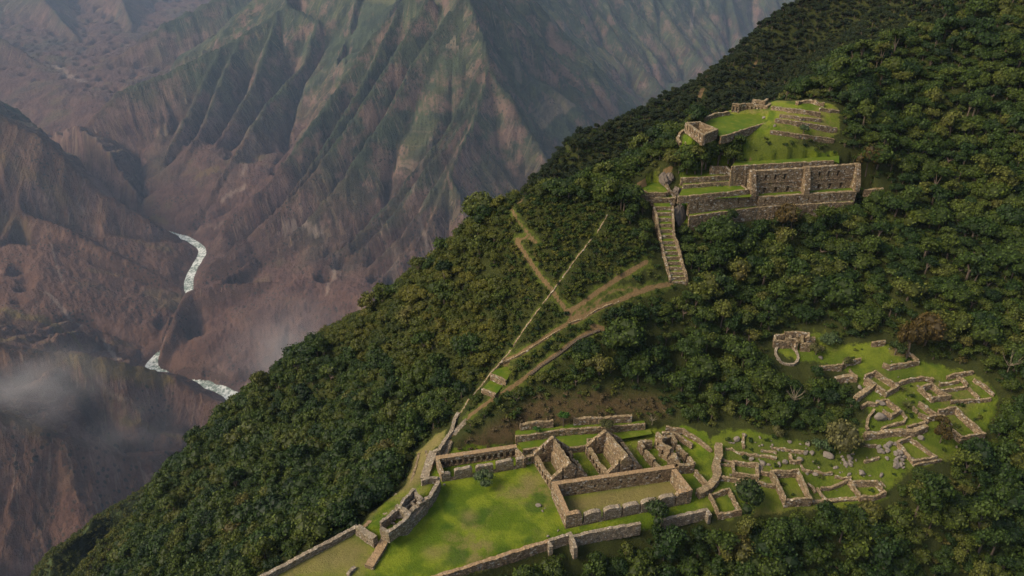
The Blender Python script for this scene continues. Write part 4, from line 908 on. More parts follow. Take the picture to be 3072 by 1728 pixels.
for pts, h, lab in (([(830, 430), (960, 440), (1070, 465)], .7, 'low stone row climbing to the reddish wall fragment in the meadow'), ([(700, 470), (840, 482), (900, 500)], .6, 'short low stone row in the middle of the boulder meadow'), ([(1650, 800), (1760, 822), (1860, 815)], .7, 'low stone row just behind the five sided room'), ([(2030, 390), (2120, 410), (2200, 400)], .8, 'low reddish stone row below the long wavy retaining wall'), ([(2030, 612), (2120, 590), (2220, 560)], .8, 'low stone row ending at the big boulder heap'), ([(1215, 640), (1235, 700), (1290, 745)], .6, 'small stone row rising beside the largest room'), ([(1300, 900), (1370, 960), (1400, 1010)], .6, 'thin stone row right of the largest room'), ([(2230, 870), (2330, 930)], .5, 'faint stone row beyond the five sided room')):
    rm('D', pts, h, lab, ragged=.5, **cw_)
# house with the stone ring in front
r = tag(empty('forest_house', hit(*q('R', 480, 300))), 'small brown stone house ruin with stepped walls above the stone ring', 'ruined house')
for pts, h in (([(283, 192), (400, 184)], 2.4), ([(405, 155), (560, 150), (712, 158), (715, 218)], 3.0), ([(283, 192), (283, 262), (408, 268)], 2.2), ([(415, 236), (545, 236), (568, 285)], 2.9), ([(620, 297), (742, 297)], 2.4), ([(628, 185), (632, 285)], 2.4), ([(665, 222), (800, 222)], 2.0), ([(470, 160), (480, 228)], 2.4)):
    wallrun(hz('R', pts, h), h, .7, root=r, ragged=.15)
c = hit(*q('R', 428, 455)); rr_ = 4.2
ring = [(c[0] + 3.0 * math.cos(a), c[1] + 3.0 * math.sin(a), float(hn(c[0] + 3.0 * math.cos(a), c[1] + 3.0 * math.sin(a))) + .5) for a in np.linspace(0, 2 * math.pi, 17)[:-1]]
clear_line([(c[0], c[1], 0), (c[0] - .5, c[1] - 5, 0)], 5.5); wallrun(ring, .6, .6, 'stone_ring', 'low round ring of stones on the grass in front of the forest house', 'stone ring', closed=True, split=False, m=M_PALE, ragged=.15)
stairs('D', [(685, 780), (690, 720), (692, 655)], 1.1, 9, 'tiny steep stone stairway right of the square room')
stairs('D', [(365, 930), (430, 900), (510, 875)], .9, 11, 'small pale stairway below the pale topped retaining wall')

# ---- boulders
BM = []
def make_boulder_mesh(k):
    bm = bmesh.new(); bmesh.ops.create_icosphere(bm, subdivisions=3, radius=1.0); rr0 = random.Random(k)
    planes = [(Vector((rr0.gauss(0, 1), rr0.gauss(0, 1), rr0.gauss(0, 1))).normalized(), rr0.uniform(.55, .85)) for _ in range(11)]
    for v in bm.verts:
        for nrm, d in planes:
            e = v.co.dot(nrm) - d
            if e > 0: v.co -= nrm * e * .93
        v.co *= 1 + .05 * float(pn(np.array([v.co.x * 2 + k]), np.array([v.co.y * 2 + v.co.z]))[0])
        v.co.x *= 1.15; v.co.z *= .78
    me = bpy.data.meshes.new('boulder'); bm.to_mesh(me); bm.free(); me.materials.append(M_BO); return me
BM = [make_boulder_mesh(k) for k in range(6)]
def boulder(p, s, label, group=None):
    o = bpy.data.objects.new('boulder', BM[rw.randrange(6)]); COL.objects.link(o)
    o.location = (p[0], p[1], p[2] + s * .3); s *= .72; o.scale = (s * rw.uniform(.8, 1.2), s * rw.uniform(.7, 1.1), s * rw.uniform(.8, 1.3)); o.rotation_euler = (rw.uniform(-.4, .4), rw.uniform(-.4, .4), rw.uniform(0, 6.28))
    return tag(o, label, 'boulder', group)
for (z, x, y, s, lab) in (('D', 1060, 375, .9, 'upright pale boulder on the dark grass below the yellowish tree'), ('D', 1300, 405, .9, 'rounded pale boulder left of the big spreading tree'), ('D', 1262, 520, 1.1, 'grey triangular boulder right of the reddish wall fragment'),
        ('D', 1352, 525, 1.1, 'brown slanting slab right of the grey triangular boulder'), ('D', 1555, 560, 1.5, 'large brown boulder under the big spreading tree'), ('D', 1005, 638, 1.1, 'flat pinkish boulder on the dark green lawn'), ('D', 930, 658, .8, 'small white boulder left of the flat pinkish one'),
        ('D', 1390, 792, .9, 'grey boulder at the left foot of the rubble bank'), ('D', 2000, 785, 1.2, 'pointed grey boulder above the five sided room'), ('D', 2243, 805, .9, 'lone rounded boulder at the right edge of the meadow'), ('D', 1200, 600, 1.0, 'pointed boulder on the end of the L shaped wall fragment'),
        ('D', 720, 655, 1.1, 'tall grey rock at the top of the tiny steep stairway'), ('D', 575, 600, 1.0, 'grey rock on the back wall of the square room'), ('E', 700, 770, 2.1, 'big split pale boulder on the lawn inside the curved outer wall'), ('E', 700, 575, 1.4, 'rough brown rock built into the small diamond room'),
        ('E', 1230, 1030, 1.0, 'flat stones lying on the grass right of the boulder room'), ('E', 430, 370, .9, 'pale rock beside the slanting stone wall at the trees'), ('E', 250, 300, .8, 'pale rock below the small upper lawn wall'), ('E', 1190, 348, .5, 'small round white stone left of the dark grassed room'),
        ('E', 1695, 405, .4, 'small white stone on the bright upper lawn'), ('E', 1695, 1140, .5, 'small white stone on the yellow lawn above the near trees'), ('R', 865, 495, .9, 'pale pointed rock on the lawn under the forest house tree'), ('D', 480, 290, 1.0, 'pale slab at the top left corner of the boulder meadow'),
        ('D', 390, 350, 1.3, 'leaning pale slab in the top left of the boulder meadow')):
    boulder(hit(*q(z, x, y)), s, lab)
for i in range(30):
    x = rw.gauss(870, 75); y = rw.uniform(1090, 1430); x += (y - 1250) * .38
    boulder(hit(*q('E', x, y)), rw.uniform(.6, 1.15), 'pale grey boulder in the big tumbled heap left of the boulder room', 'boulders in the big heap')
for i in range(16):
    x = rw.gauss(1790, 60); y = rw.uniform(520, 720)
    boulder(hit(*q('D', x, y)), rw.uniform(.5, .95), 'pale boulder in the smaller heap right of the big spreading tree', 'boulders in the smaller heap')
for i in range(70):
    x = rw.uniform(230, 2100); y = rw.uniform(300, 850)
    if 350 < x < 660 and y > 600 or 850 < x < 1200 and y > 700: continue
    boulder(hit(*q('D', x, y)), rw.uniform(.25, .6), 'small loose stone lying scattered on the boulder meadow', 'loose stones on the meadow')
for x, y, s, lab in ((240, 1195, .9, 'flat pale stone slab lying on the bright plaza lawn'), (287, 1260, .45, 'small pale stone below the flat slab on the plaza lawn'), (320, 1225, .3, 'tiny stone right of the flat slab on the plaza lawn')):
    boulder(at_z(*q('A', x, y), 0), s, lab)
for z, x, y, lab in (('C', 1505, 1290, 'square pale stone at the foot of the bastion wall'), ('C', 1885, 740, 'tiny white stone on the lawn by the niche hall corner'), ('C', 1700, 1070, 'small stone at the foot of the upper bastion wall'), ('I', 1222, 1012, 'small grey stone below the corner of the long hall'), ('I', 1145, 1055, 'small grey stone at the left end of the low wall corner')):
    boulder(at_z(*q(z, x, y), 0), .45, lab)
for i in range(22):
    p = at_z(*q('L', rw.uniform(1430, 1560), rw.uniform(890, 990)), BZ); boulder(p, rw.uniform(.25, .6), 'pale rubble stone filling the lowest bastion room', 'rubble in the bastion room')
for i in range(60):
    x = rw.uniform(1880, 2470); y = rw.uniform(840, 1270); p = hit(*q('W', x, y)); j = int((p[1] - NY0) / NS); k = int((p[0] - NX0) / NS)
    if 0 < j < HN.shape[0] and 0 < k < HN.shape[1] and ATT['grass'][j, k] > .8: boulder(p, rw.uniform(.15, .32), 'small pale stone scattered on the grass between the right ruins', 'stones scattered among the right ruins')

# ================================================================== UPPER SECTOR
UF = [hit(*q('W', *p)) for p in ((1790, 335), (1800, 295), (1870, 270), (1960, 255), (2110, 268), (2112, 338), (2015, 348), (1990, 375), (1985, 404), (1872, 414), (1870, 370))]
paint('grass', UF, 1, 6); paint('wild', [hit(*q('W', *p)) for p in ((1880, 345), (1960, 330), (2050, 350), (2010, 405), (1872, 414))], .8, 3)
terrace(pz('H', [(745, 600), (870, 570), (1130, 480), (1420, 400), (1380, 350), (1290, 305), (1100, 275), (870, 280), (640, 320), (520, 390), (700, 470)], 58.3), 58.3, 1.5, 'highest yellow green plaza on the hilltop enclosed by low walls', cat='plaza', name='hilltop_plaza', edge=(0, 3))
h4 = 3.6; r = tag(empty('hilltop_house', at_z(*q('H', 500, 520), 57)), 'roofless rectangular stone house at the left corner of the hilltop plaza', 'ruined house')
H_ = [fl(at_z(*q('H', *p), 60.0)) for p in ((272, 412), (480, 395), (716, 492), (500, 580))]
for p in H_: p[2] = 57.5
def ln(a, b): return float(np.linalg.norm((b - a)[:2]))
l_ = ln(H_[3], H_[0]); panel(H_[0], H_[3], 2.5, .8, r, M_ST, [(.9 + i * (l_ - 1.5) / 6, 1.5 + i * (l_ - 1.5) / 6, .8, 2.2, .5) for i in range(6)], name='side_wall')
panel(H_[3], H_[2], 2.5, .8, r, M_ST, [(ln(H_[3], H_[2]) * .7, ln(H_[3], H_[2]) * .7 + .5, 1.3, 2.2, .4)], name='front_wall')
panel(H_[1], H_[2], 2.5, .8, r, M_ST, [], name='side_wall', side=-1); panel(H_[0], H_[1], 2.5, .8, r, M_ST, [], name='back_wall')
clear_line(H_ + [H_[0]], 2.5)
flat([H_[0], H_[1], H_[2], H_[3]], 57.4, 1)
wallrun(hz('H', [(190, 690), (150, 620), (180, 545), (250, 490)], .8), 1.2, .8, 'retaining_wall', 'curved retaining wall at the far left tip of the hilltop plaza', drop=2)
wallrun(hz('H', [(760, 622), (600, 660), (450, 625), (340, 632), (275, 665), (290, 720)], 1.2), 2.0, .9, 'retaining_wall', 'rounded bastion wall below the hilltop house', drop=2)
paint('grass', pz('H', [(200, 600), (250, 520), (420, 600), (300, 640), (260, 700)], 56.6), 1, 1); 
wallrun(pz('H', [(535, 335), (600, 300), (700, 270), (870, 248)], 59.4), 1.6, .8, 'boundary_wall', 'low boundary wall on the left rim of the hilltop plaza', drop=1)
r = tag(empty('hilltop_gallery', at_z(*q('H', 1100, 280), 58)), 'row of roofless stone chambers with dark niches at the back of the hilltop plaza', 'ruined house')
g4 = [fl(at_z(*q('H', *p), 58)) for p in ((885, 280), (985, 292), (1075, 278), (1190, 285), (1372, 318), (1420, 275))]
for p in g4: p[2] = 58.0
for i in range(5):
    l_ = ln(g4[i], g4[i + 1]); k_n = [2, 2, 2, 4, 1][i]
    panel(g4[i], g4[i + 1], 3.2, .8, r, M_ST, [(l_ * (j + .5) / k_n - .3, l_ * (j + .5) / k_n + .3, .8, 2.4, .6) for j in range(k_n)], name='front_wall', ragged=.25)
bk = [p + np.array([.5, 4.5, 0]) for p in g4]
for i in (3, 4): panel(bk[i], bk[i + 1], 3.4, .8, r, M_ST, [], name='back_wall', ragged=.15)
panel(bk[3], g4[3] + np.array([0, .8, 0]), 3.2, .7, r, M_ST, [], name='side_wall'); clear_line(g4, 3); clear_line(bk, 2)
for pts, h, lab in (([(1450, 175), (1700, 205), (1950, 235), (2125, 265)], 2.0, 'highest long terrace wall right of the hilltop chambers'), ([(1560, 292), (1850, 325), (2130, 350)], 1.4, 'second long terrace wall right of the hilltop chambers'),
                    ([(1500, 345), (1800, 385), (2080, 430), (2350, 475)], 2.0, 'third and longest terrace wall right of the hilltop plaza'), ([(1430, 510), (1620, 530), (1810, 560), (2060, 590), (2310, 625)], 1.5, 'lowest dark terrace wall on the wild meadow above the storehouses')):
    wallrun(hz('H', pts, h * .6), h * .7, .8, 'terrace_wall', lab, group='terrace walls right of the hilltop plaza', drop=.9, ragged=.12)
for pts in ([(1700, 205), (2125, 262), (2130, 300), (1560, 270)], [(1560, 300), (2130, 355), (2130, 400), (1500, 330)], [(1430, 390), (1800, 420), (2330, 560), (2300, 600), (1810, 540), (1430, 500)]): paint('grass', hz('H', pts), 1, 1)
wallrun(hz('H', [(1800, 118), (1860, 92), (1990, 88), (2100, 118), (2180, 140)], 1.0), 1.2, 1.0, 'rubble_wall', 'crumbled pale wall on the small grass knoll at the very top', ragged=.6)
wallrun(hz('H', [(2110, 200), (2250, 222), (2380, 225)], .8), 1.2, .8, 'rubble_wall', 'short crumbled wall right of the grass knoll at the top', ragged=.4)
paint('grass', hz('H', [(1530, 160), (1800, 100), (2200, 140), (2380, 220), (2120, 250), (1700, 195)]), 1, 1)
for x, y, s, lab in ((1340, 348, .9, 'white grey rock by the right corner of the hilltop plaza'), (1487, 455, .6, 'small white stone on the meadow right of the hilltop plaza'), (770, 378, .35, 'small dark stone on the hilltop plaza grass')):
    boulder(hit(*q('H', x, y)), s, lab)

# ---- storehouse terraces
terrace(pz('T', [(1110, 806), (1500, 780), (2100, 750), (2150, 770), (2150, 690), (1150, 740)], 50.3), 50.3, 7.8, 'grass strip on the retaining wall right above the storehouses', edge=(0, 2), do_cut=False)
ZA_ = 42.2
terrace(pz('T', [(1390, 1090), (1800, 1065), (2160, 1045), (2390, 1022), (2350, 985), (1290, 1050), (1320, 1085)], ZA_), ZA_, 0.2, 'narrow doorstep lawn in front of the storehouses', do_cut=True)
np.maximum(CLEAR, in_poly(pz('T', [(690, 1240), (1360, 1180), (2330, 1120), (2330, 1170), (1900, 1205), (1400, 1240), (1100, 1300), (720, 1370)], 37.5), XN, YN).astype(float), out=CLEAR)
cut(pz('T', [(690, 1240), (1360, 1175), (2400, 1100), (2450, 1350), (1900, 1420), (1100, 1450), (720, 1480)], 36), 35.4)
# storehouses: two double storey houses
cut([at_z(*q('T', *p), 42.2) for p in ((1250, 1095), (2420, 1020), (2390, 985), (1260, 1038))], 41.9)
def store(label, bl, br, tl_, ups, lows, beams, Hh=7.1, hips=(1, 1)):
    a = np.array(at_z(*q('H', *bl), ZA_)); b = np.array(at_z(*q('H', *br), ZA_)); L_ = ln(a, b)
    r = tag(empty('storehouse', (a + b) / 2), label, 'storehouse'); ux = (b - a) / L_
    def sx(x, y, z): p = np.array(at_z(*q('H', x, y), ZA_ + z)); y0 = a[1] + .5; p = np.array(at_y(*q('H', x, y), (a[1] + b[1]) / 2)); return float(np.dot(p - a, ux))
    O = []
    for x, y in lows: s = sx(x, y, 1); O.append((s - .5, s + .5, .1, 1.85, 1.12))
    for x, y in ups: s = sx(x, y, 5); O.append((s - .4, s + .4, 4.0, 5.8, 1.12))
    for i in range(len(ups) - 1): s = (sx(*ups[i], 5) + sx(*ups[i + 1], 5)) / 2; O.append((s - .13, s + .13, 4.4, 5.2, .5))
    for x, y in beams: s = sx(x, y, 3.3); O.append((s - .14, s + .14, 2.75, 2.98, .5))
    O = [o for o in O if o[0] > .2 and o[1] < L_ - .2]
    panel(a, b, Hh, 1.2, r, M_ST, O, name='front_wall', ragged=.2)
    # ledge course between the floors and lintels
    V = []; Fc = []
    nrm = np.array([ux[1], -ux[0], 0])
    def box(p, q_, z0, z1, d):
        k = len(V)
        for zz in (z0, z1):
            for pt_, dd in ((p, 0), (q_, 0), (q_, d), (p, d)): V.append(tuple(pt_ + nrm * dd + np.array([0, 0, zz])))
        Fc.extend([(k + 4, k + 5, k + 6, k + 7), (k + 3, k + 2, k + 1, k), (k, k + 1, k + 5, k + 4), (k + 1, k + 2, k + 6, k + 5), (k + 2, k + 3, k + 7, k + 6), (k + 3, k, k + 4, k + 7)])
    box(a + ux * .3, b - ux * .3, 3.2, 3.38, .12)
    mesh_obj('ledge', V, Fc, M_CAP, r)
    for o in [o for o in O if o[4] == 1.12]:
        V = []; Fc = []; box(a + ux * (o[0] - .35), a + ux * (o[1] + .35), o[3] + .02, o[3] + .22, .12); mesh_obj('lintel', V, Fc, M_PALE, r)
    # raking end walls, stepping out toward the viewer at their feet
    for side, on in ((0, hips[0]), (1, hips[1])):
        if not on: continue
        e = (a if side == 0 else b) + ux * (.55 if side == 0 else -.55)
        o1 = e + nrm * 2.6; o0 = e - nrm * 1.0
        panel(o0, o1, Hh, 1.5, r, M_ST, [], prof=lambda s: Hh + .2 - (Hh * .82) * max(0, (s - .33) / .67) ** 1.15, name='end_wall', ragged=.2, side=1 if side else -1)
    clear_line([a, b], 2.5); return r
store('left tall two storey storehouse with four slit windows above a row of beam holes', (1150, 1392), (1862, 1347), None, [(1210, 1175), (1355, 1165), (1500, 1160), (1640, 1150)], [(1335, 1350), (1505, 1340), (1685, 1322)], [(1190 + i * 54, 1275 - i * 3) for i in range(11)])
store('right tall two storey storehouse, without the long row of beam holes', (1885, 1345), (2555, 1300), None, [(1950, 1140), (2095, 1125), (2235, 1120), (2375, 1115)], [(2085, 1300), (2250, 1290), (2425, 1280)], [(1960 + i * 80, 1225 - i * 4) for i in range(6)], Hh=7.3)
def nwall(z, A_, B_, Z0, h, n, label, t=1.1, nz=(.8, 2.2), nw=.22, name='niche_wall'):
    a = np.array(at_z(*q(z, *A_), Z0)); b = np.array(at_z(*q(z, *B_), Z0)); l_ = ln(a, b); r = tag(empty(name, (a + b) / 2), label, 'wall')
    panel(a, b, h, t, r, M_ST, [(l_ * (i + .6) / n - nw, l_ * (i + .6) / n + nw, nz[0], nz[1], .5) for i in range(n)], name='wall', ragged=.12); clear_line([a, b], 1.5)
    return r
nwall('T', (1362, 1190), (2300, 1130), 39.3, 2.9, 9, 'long niched retaining wall directly under the storehouse doorsteps')
nwall('T', (690, 1268), (1352, 1192), 38.7, 4.7, 5, 'tall ragged retaining wall with five narrow niches left of the storehouses', nz=(1.5, 3.3), nw=.2)
terrace(pz('T', [(700, 1288), (1360, 1200), (1900, 1165), (2290, 1147), (2280, 1120), (1360, 1180), (700, 1262)], 39.3), 39.3, 4.6, 'lowest long grass ledge running under both niched retaining walls', edge=(0, 3))
terrace(pz('T', [(600, 1118), (680, 1123), (1290, 1095), (1310, 1075), (1262, 1030), (640, 1080)], 43.1), 43.1, .3, 'narrow lawn strip behind the tall ragged retaining wall', edge=None)
terrace(pz('T', [(592, 1096), (900, 1070), (1262, 1030), (1180, 962), (1000, 985), (640, 1008)], 44.4), 44.4, 1.4, 'broad bright lawn terrace left of the storehouses', edge=(0, 3))
terrace(pz('T', [(640, 988), (900, 965), (1190, 948), (1180, 925), (640, 962)], 45.3), 45.3, .9, 'thin grass terrace step above the broad bright lawn', edge=(0, 2))
terrace(pz('T', [(620, 918), (900, 905), (1170, 882), (1110, 850), (1060, 838), (880, 820), (640, 860)], 46.7), 46.7, 1.5, 'upper lawn terrace under the dark tree clump', edge=(0, 2))
terrace(pz('T', [(230, 1018), (300, 1060), (470, 1058), (500, 1050), (430, 950), (330, 950)], 43.2), 43.2, 1.2, 'small triangular lawn left of the grey outcrop', edge=(0, 3))
terrace(pz('T', [(320, 1090), (345, 1112), (560, 1112), (545, 1090), (500, 1066), (300, 1066)], 41.9), 41.9, 1.5, 'narrow bright lawn step at the head of the terraced stairs', edge=(0, 3))
for (z, pts, h, lab) in (('T', [(165, 1012), (215, 1040), (340, 1110)], 1.6, 'pale stone edge wall dropping left of the triangular lawn'), ('T', [(480, 960), (500, 1010), (545, 1070), (575, 1105)], 1.8, 'stone wall climbing between the two grey outcrops'), ('T', [(1110, 815), (1180, 880), (1225, 910)], 1.5, 'stepped wall end at the left of the storehouses'), ('T', [(1300, 1085), (1340, 1120), (1362, 1160)], 2.0, 'corner wall joining the two niched retaining walls'), ('T', [(905, 800), (1060, 800), (1120, 850)], 1.2, 'low wall above the upper lawn beside the dark tree clump'), ('T', [(2395, 1030), (2500, 1015), (2576, 1010)], .6, 'faint brown wall running off right of the storehouses into the trees')):
    wallrun(hz(z, pts, h * .7), h, .8, 'side_wall', lab, drop=1.5, ragged=.2)
def crag(k, m):
    me = BM[k % 6].copy(); bm = bmesh.new(); bm.from_mesh(me); bmesh.ops.subdivide_edges(bm, edges=bm.edges[:], cuts=1, use_grid_fill=True)
    for v in bm.verts:
        c = v.co; n_ = float(ridged(np.array([c.x * 1.6 + k]), np.array([c.y * 1.6 + c.z * .7]), 3)[0]); v.co = c * (1 + .30 * (n_ - 1.2))
    bm.to_mesh(me); bm.free(); me.materials.clear(); me.materials.append(m); return me
def outcrop(z, x, y, s, lab, m=None):
    p = hit(*q(z, x, y)); o = bpy.data.objects.new('rock_outcrop', crag(rw.randrange(999), m or M_SH)); COL.objects.link(o)
    o.location = (p[0], p[1], p[2] + s[2] * .1); o.scale = s; o.rotation_euler = (.2, .25, rw.uniform(0, 6)); np.maximum(CLEAR, near_line([p, (p[0] + .1, p[1], p[2])], s[0] + .5), out=CLEAR); return tag(o, lab, 'rock')
outcrop('T', 475, 940, (2.2, 1.8, 3.0), 'big rounded grey outcrop standing above the triangular lawn')
outcrop('T', 582, 1050, (1.7, 1.5, 2.6), 'brown grey outcrop between the left lawns and the broad lawn')
outcrop('T', 605, 1150, (1.2, 1.0, 1.6), 'small grey outcrop top right of the stair head, above a bush')
outcrop('U', 615, 520, (2.6, 1.6, 6.0), 'tall grey cliff face right of the terraced stairs')
# terraced stairs: stacked stone steps falling down the slope
lips = [(390, 370, 530), (445, 390, 532), (500, 398, 534), (556, 405, 538), (610, 415, 540), (664, 425, 546), (722, 440, 570), (772, 450, 582), (822, 462, 598), (872, 472, 610), (922, 486, 622), (972, 500, 636), (1020, 512, 650), (1065, 522, 662), (1108, 530, 672)]
r = tag(empty('terraced_stairs', hit(*q('U', 520, 720))), 'long steep column of small stacked stone terraces between two side walls', 'terraces')
zt = np.linspace(41.0, 27.2, len(lips)); SL = []; SR = []
for i, (y, x0, x1) in enumerate(lips):
    Z_ = float(zt[i]); a = np.array(at_z(*q('U', x0, y), Z_)); b = np.array(at_z(*q('U', x1, y), Z_)); SL.append(a); SR.append(b)
    d = np.array([0, 2.6, 0]); V = []
    hh = 1.5 if i < len(lips) - 1 else 2.5
    k = 8; F_ = []
    for row, (off, zz) in enumerate(((0, Z_ - hh), (-.0, Z_), (.35, Z_))):
        for j in range(k + 1):
            p = a + (b - a) * j / k; V.append((p[0] + rw.uniform(-.05, .05), p[1] + off + rw.uniform(-.05, .05), zz + (rw.uniform(-.07, .07) if row else 0)))
    for row in range(2):
        for j in range(k): n0 = row * (k + 1) + j; F_.append((n0, n0 + 1, n0 + k + 2, n0 + k + 1))
    mesh_obj('step_wall', V, F_, M_ST, r)
    p0, p1 = a + np.array([0, .35, -.05]), b + np.array([0, .35, -.05])
    mesh_obj('step_lawn', [tuple(p0), tuple(p1), tuple(p1 + d), tuple(p0 + d)], [(0, 1, 2, 3)], M_LAWN, r)
wallrun([p + np.array([-.3, 0, .3]) for p in SL], 2.2, .6, root=r, part='side_wall', ragged=.4, drop=2, clear=1.6)
wallrun([p + np.array([.3, 0, .3]) for p in SR], 2.2, .6, root=r, part='side_wall', ragged=.4, drop=2, clear=1.6)
cut([p + np.array([-1, -1, 0]) for p in SL] + [p + np.array([1, -1, 0]) for p in SR[::-1]], 1e9)
for i in range(len(SL) - 1):
    cut([SL[i + 1] + [-.6, 0, 0], SR[i + 1] + [.6, 0, 0], SR[i] + [.6, 0, 0], SL[i] + [-.6, 0, 0]], float(zt[i + 1]) - .6)
# small stepped terraces beside the long stone line
for pts, lab in (([(272, 1162), (375, 1208), (425, 1130), (345, 1098)], 'upper of two small walled grass plots beside the long stone line'), ([(212, 1262), (305, 1300), (368, 1222), (285, 1186)], 'lower of two small walled grass plots beside the long stone line')):
    c = hit(*q('P', *pts[1]), 1.3); P_ = pz('P', pts, c[2]); terrace(P_, c[2], 1.4, lab, edge=(0, 1))
# paths and the long stone line
def pw(z, pts, w=1.0, v=1.0):
    if z == 'P': b_ = near_line(hz(z, pts), w + 1.6); ATT['grass'] = np.maximum(ATT['grass'], .62 * b_); ATT['wild'] = np.maximum(ATT['wild'], b_); np.maximum(CLEAR, near_line(hz(z, pts), w + .9) , out=CLEAR)
    path(hz(z, pts), max(w * .7, .95), v * .8)
pw('P', [(410, 60), (450, 140), (510, 210), (580, 280)], .9, .8); pw('P', [(430, 268), (500, 262), (575, 285)], .6, .8)
pw('P', [(445, 285), (500, 360), (560, 450), (620, 530), (680, 600), (740, 690), (800, 770), (850, 815)], 1.1)
pw('P', [(800, 740), (870, 700), (980, 620), (1100, 540), (1200, 480), (1320, 410)], 1.3); pw('P', [(850, 760), (960, 700), (1080, 610), (1250, 580)], .6, .7)
pw('P', [(340, 1080), (450, 1040), (560, 970), (700, 880), (800, 820), (880, 790), (1000, 720), (1130, 670), (1200, 640), (1330, 590), (1480, 560)], 1.0)
pw('P', [(130, 1440), (230, 1370), (310, 1320), (400, 1260), (500, 1190), (600, 1110), (720, 1030), (850, 930), (930, 890), (1020, 860)], 1.3); pw('P', [(950, 838), (1030, 862)], .8)
pw('T', [(165, 1000), (300, 930), (400, 880), (520, 830)], 1.5); pw('T', [(2300, 980), (2450, 1020), (2560, 1030)], 1.2, .8)
pw('H', [(1040, 630), (1100, 760), (1160, 900), (1140, 980)], .5, .7)
pw('W', [(1480, 455), (1400, 478), (1310, 508), (1285, 522)], .8, .7)
line = [(1050, 100), (1000, 190), (900, 320), (840, 390), (780, 480), (690, 600), (600, 720), (520, 830), (450, 930), (400, 1010), (340, 1080), (270, 1160), (200, 1250), (120, 1340), (60, 1440)]
ATT['wild'] = np.maximum(ATT['wild'], near_line(hz('P', line), 2.0)); ATT['grass'] = np.maximum(ATT['grass'], .75 * near_line(hz('P', line), 1.0)); clear_line(hz('P', line), 1.3)
wallrun(hz('P', line, .2), .3, .4, 'stone_line', 'long thin line of pale stones running straight down the bushy slope', 'stone line', ragged=.25)
wallrun(hz('P', [(345, 1078), (450, 1042), (560, 972), (700, 882), (800, 822), (880, 792), (1000, 722), (1130, 672)], .2), .3, .4, 'stone_line', 'stone edging along the brown path that crosses the bushy slope', 'stone line', ragged=.3)
for a in STAIRS_TODO: stairs(*a)
stairs('P', [(520, 1175), (600, 1110), (720, 1030), (850, 930), (1000, 865)], 1.3, 40, 'long earthen stepped path slanting up through the bushes', m=M_TK)
SCR = [hit(*q('P', *p)) for p in ((400, 20), (1050, 20), (1330, 400), (1250, 640), (1060, 850), (900, 1000), (620, 1180), (300, 1400), (60, 1440), (0, 1449), (200, 1200), (340, 950), (330, 700), (300, 400), (330, 150))]
np.maximum(SMALL, blur(in_poly(SCR, XN, YN).astype(float), 3), out=SMALL)
# bare rock slides on the dark ridge behind
for pts, w, v in (([(1768, 222), (1757, 252)], 1.3, 1), ([(1905, 152), (1895, 170)], 1.2, .7), ([(1700, 318), (1680, 345)], 1.2, .8)):
    P_ = hz('W', pts); ATT['path'] = np.maximum(ATT['path'], near_line(P_, w) * v); clear_line(P_, w)
# benches / shelter at the forest edge are too small to read and stand in shade
# ================================================================== TERRAIN SHEETS
def grid_faces(ny, nx):
    i = np.arange((ny - 1) * (nx - 1)); r = i // (nx - 1); c = i % (nx - 1); a = r * nx + c
    return np.stack([a, a + 1, a + nx + 1, a + nx], 1)
rough_ = (1 - np.clip(ATT['grass'], 0, 1)) * (1 - .6 * ATT['path'])
HN = HN + rough_ * (.5 * fbm(XN / 6, YN / 6, 3)) + .06 * pn(XN / 2, YN / 2)
fr_ = np.minimum(np.minimum(XN - NX0, NX1 - XN), np.minimum(YN - NY0, NY1 - YN))
o = mesh_obj('hill', np.stack([XN, YN, HN], -1).reshape(-1, 3), grid_faces(*XN.shape), M_GR, smooth=True, attrs={k: v.ravel() for k, v in ATT.items()})
tag(o, kind='structure')
def hit_far(u, v):
    a, y, w = ray(u, v); Y = np.arange(420, 8800, 6.0); t = Y / y; z = CAMZ + w * t; g = hf(a * t, Y); k = np.argmax(z <= g); return (a * t[k], Y[k], g[k])
def far_lines(lines):
    A = np.zeros(XP.shape)
    for pts, w, v in lines:
        P = np.array([hit_far(u * KD, y * KD) for u, y in pts])
        if np.abs(np.diff(P[:, 1])).max() > 420: continue
        x0, y0 = P[:, 0].min() - 80, P[:, 1].min() - 80; x1, y1 = P[:, 0].max() + 80, P[:, 1].max() + 80
        m = (XP > x0) & (XP < x1) & (YP > y0) & (YP < y1); i = np.where(m)
        d, _, _ = segdist(P[:, :2], XP[i], YP[i]); d = d + w * .6 * fbm(XP[i] / 18, YP[i] / 18, 3)
        A[i] = np.maximum(A[i], v * (1 - sstep(w * .5, w * 1.2, d)))
    return A
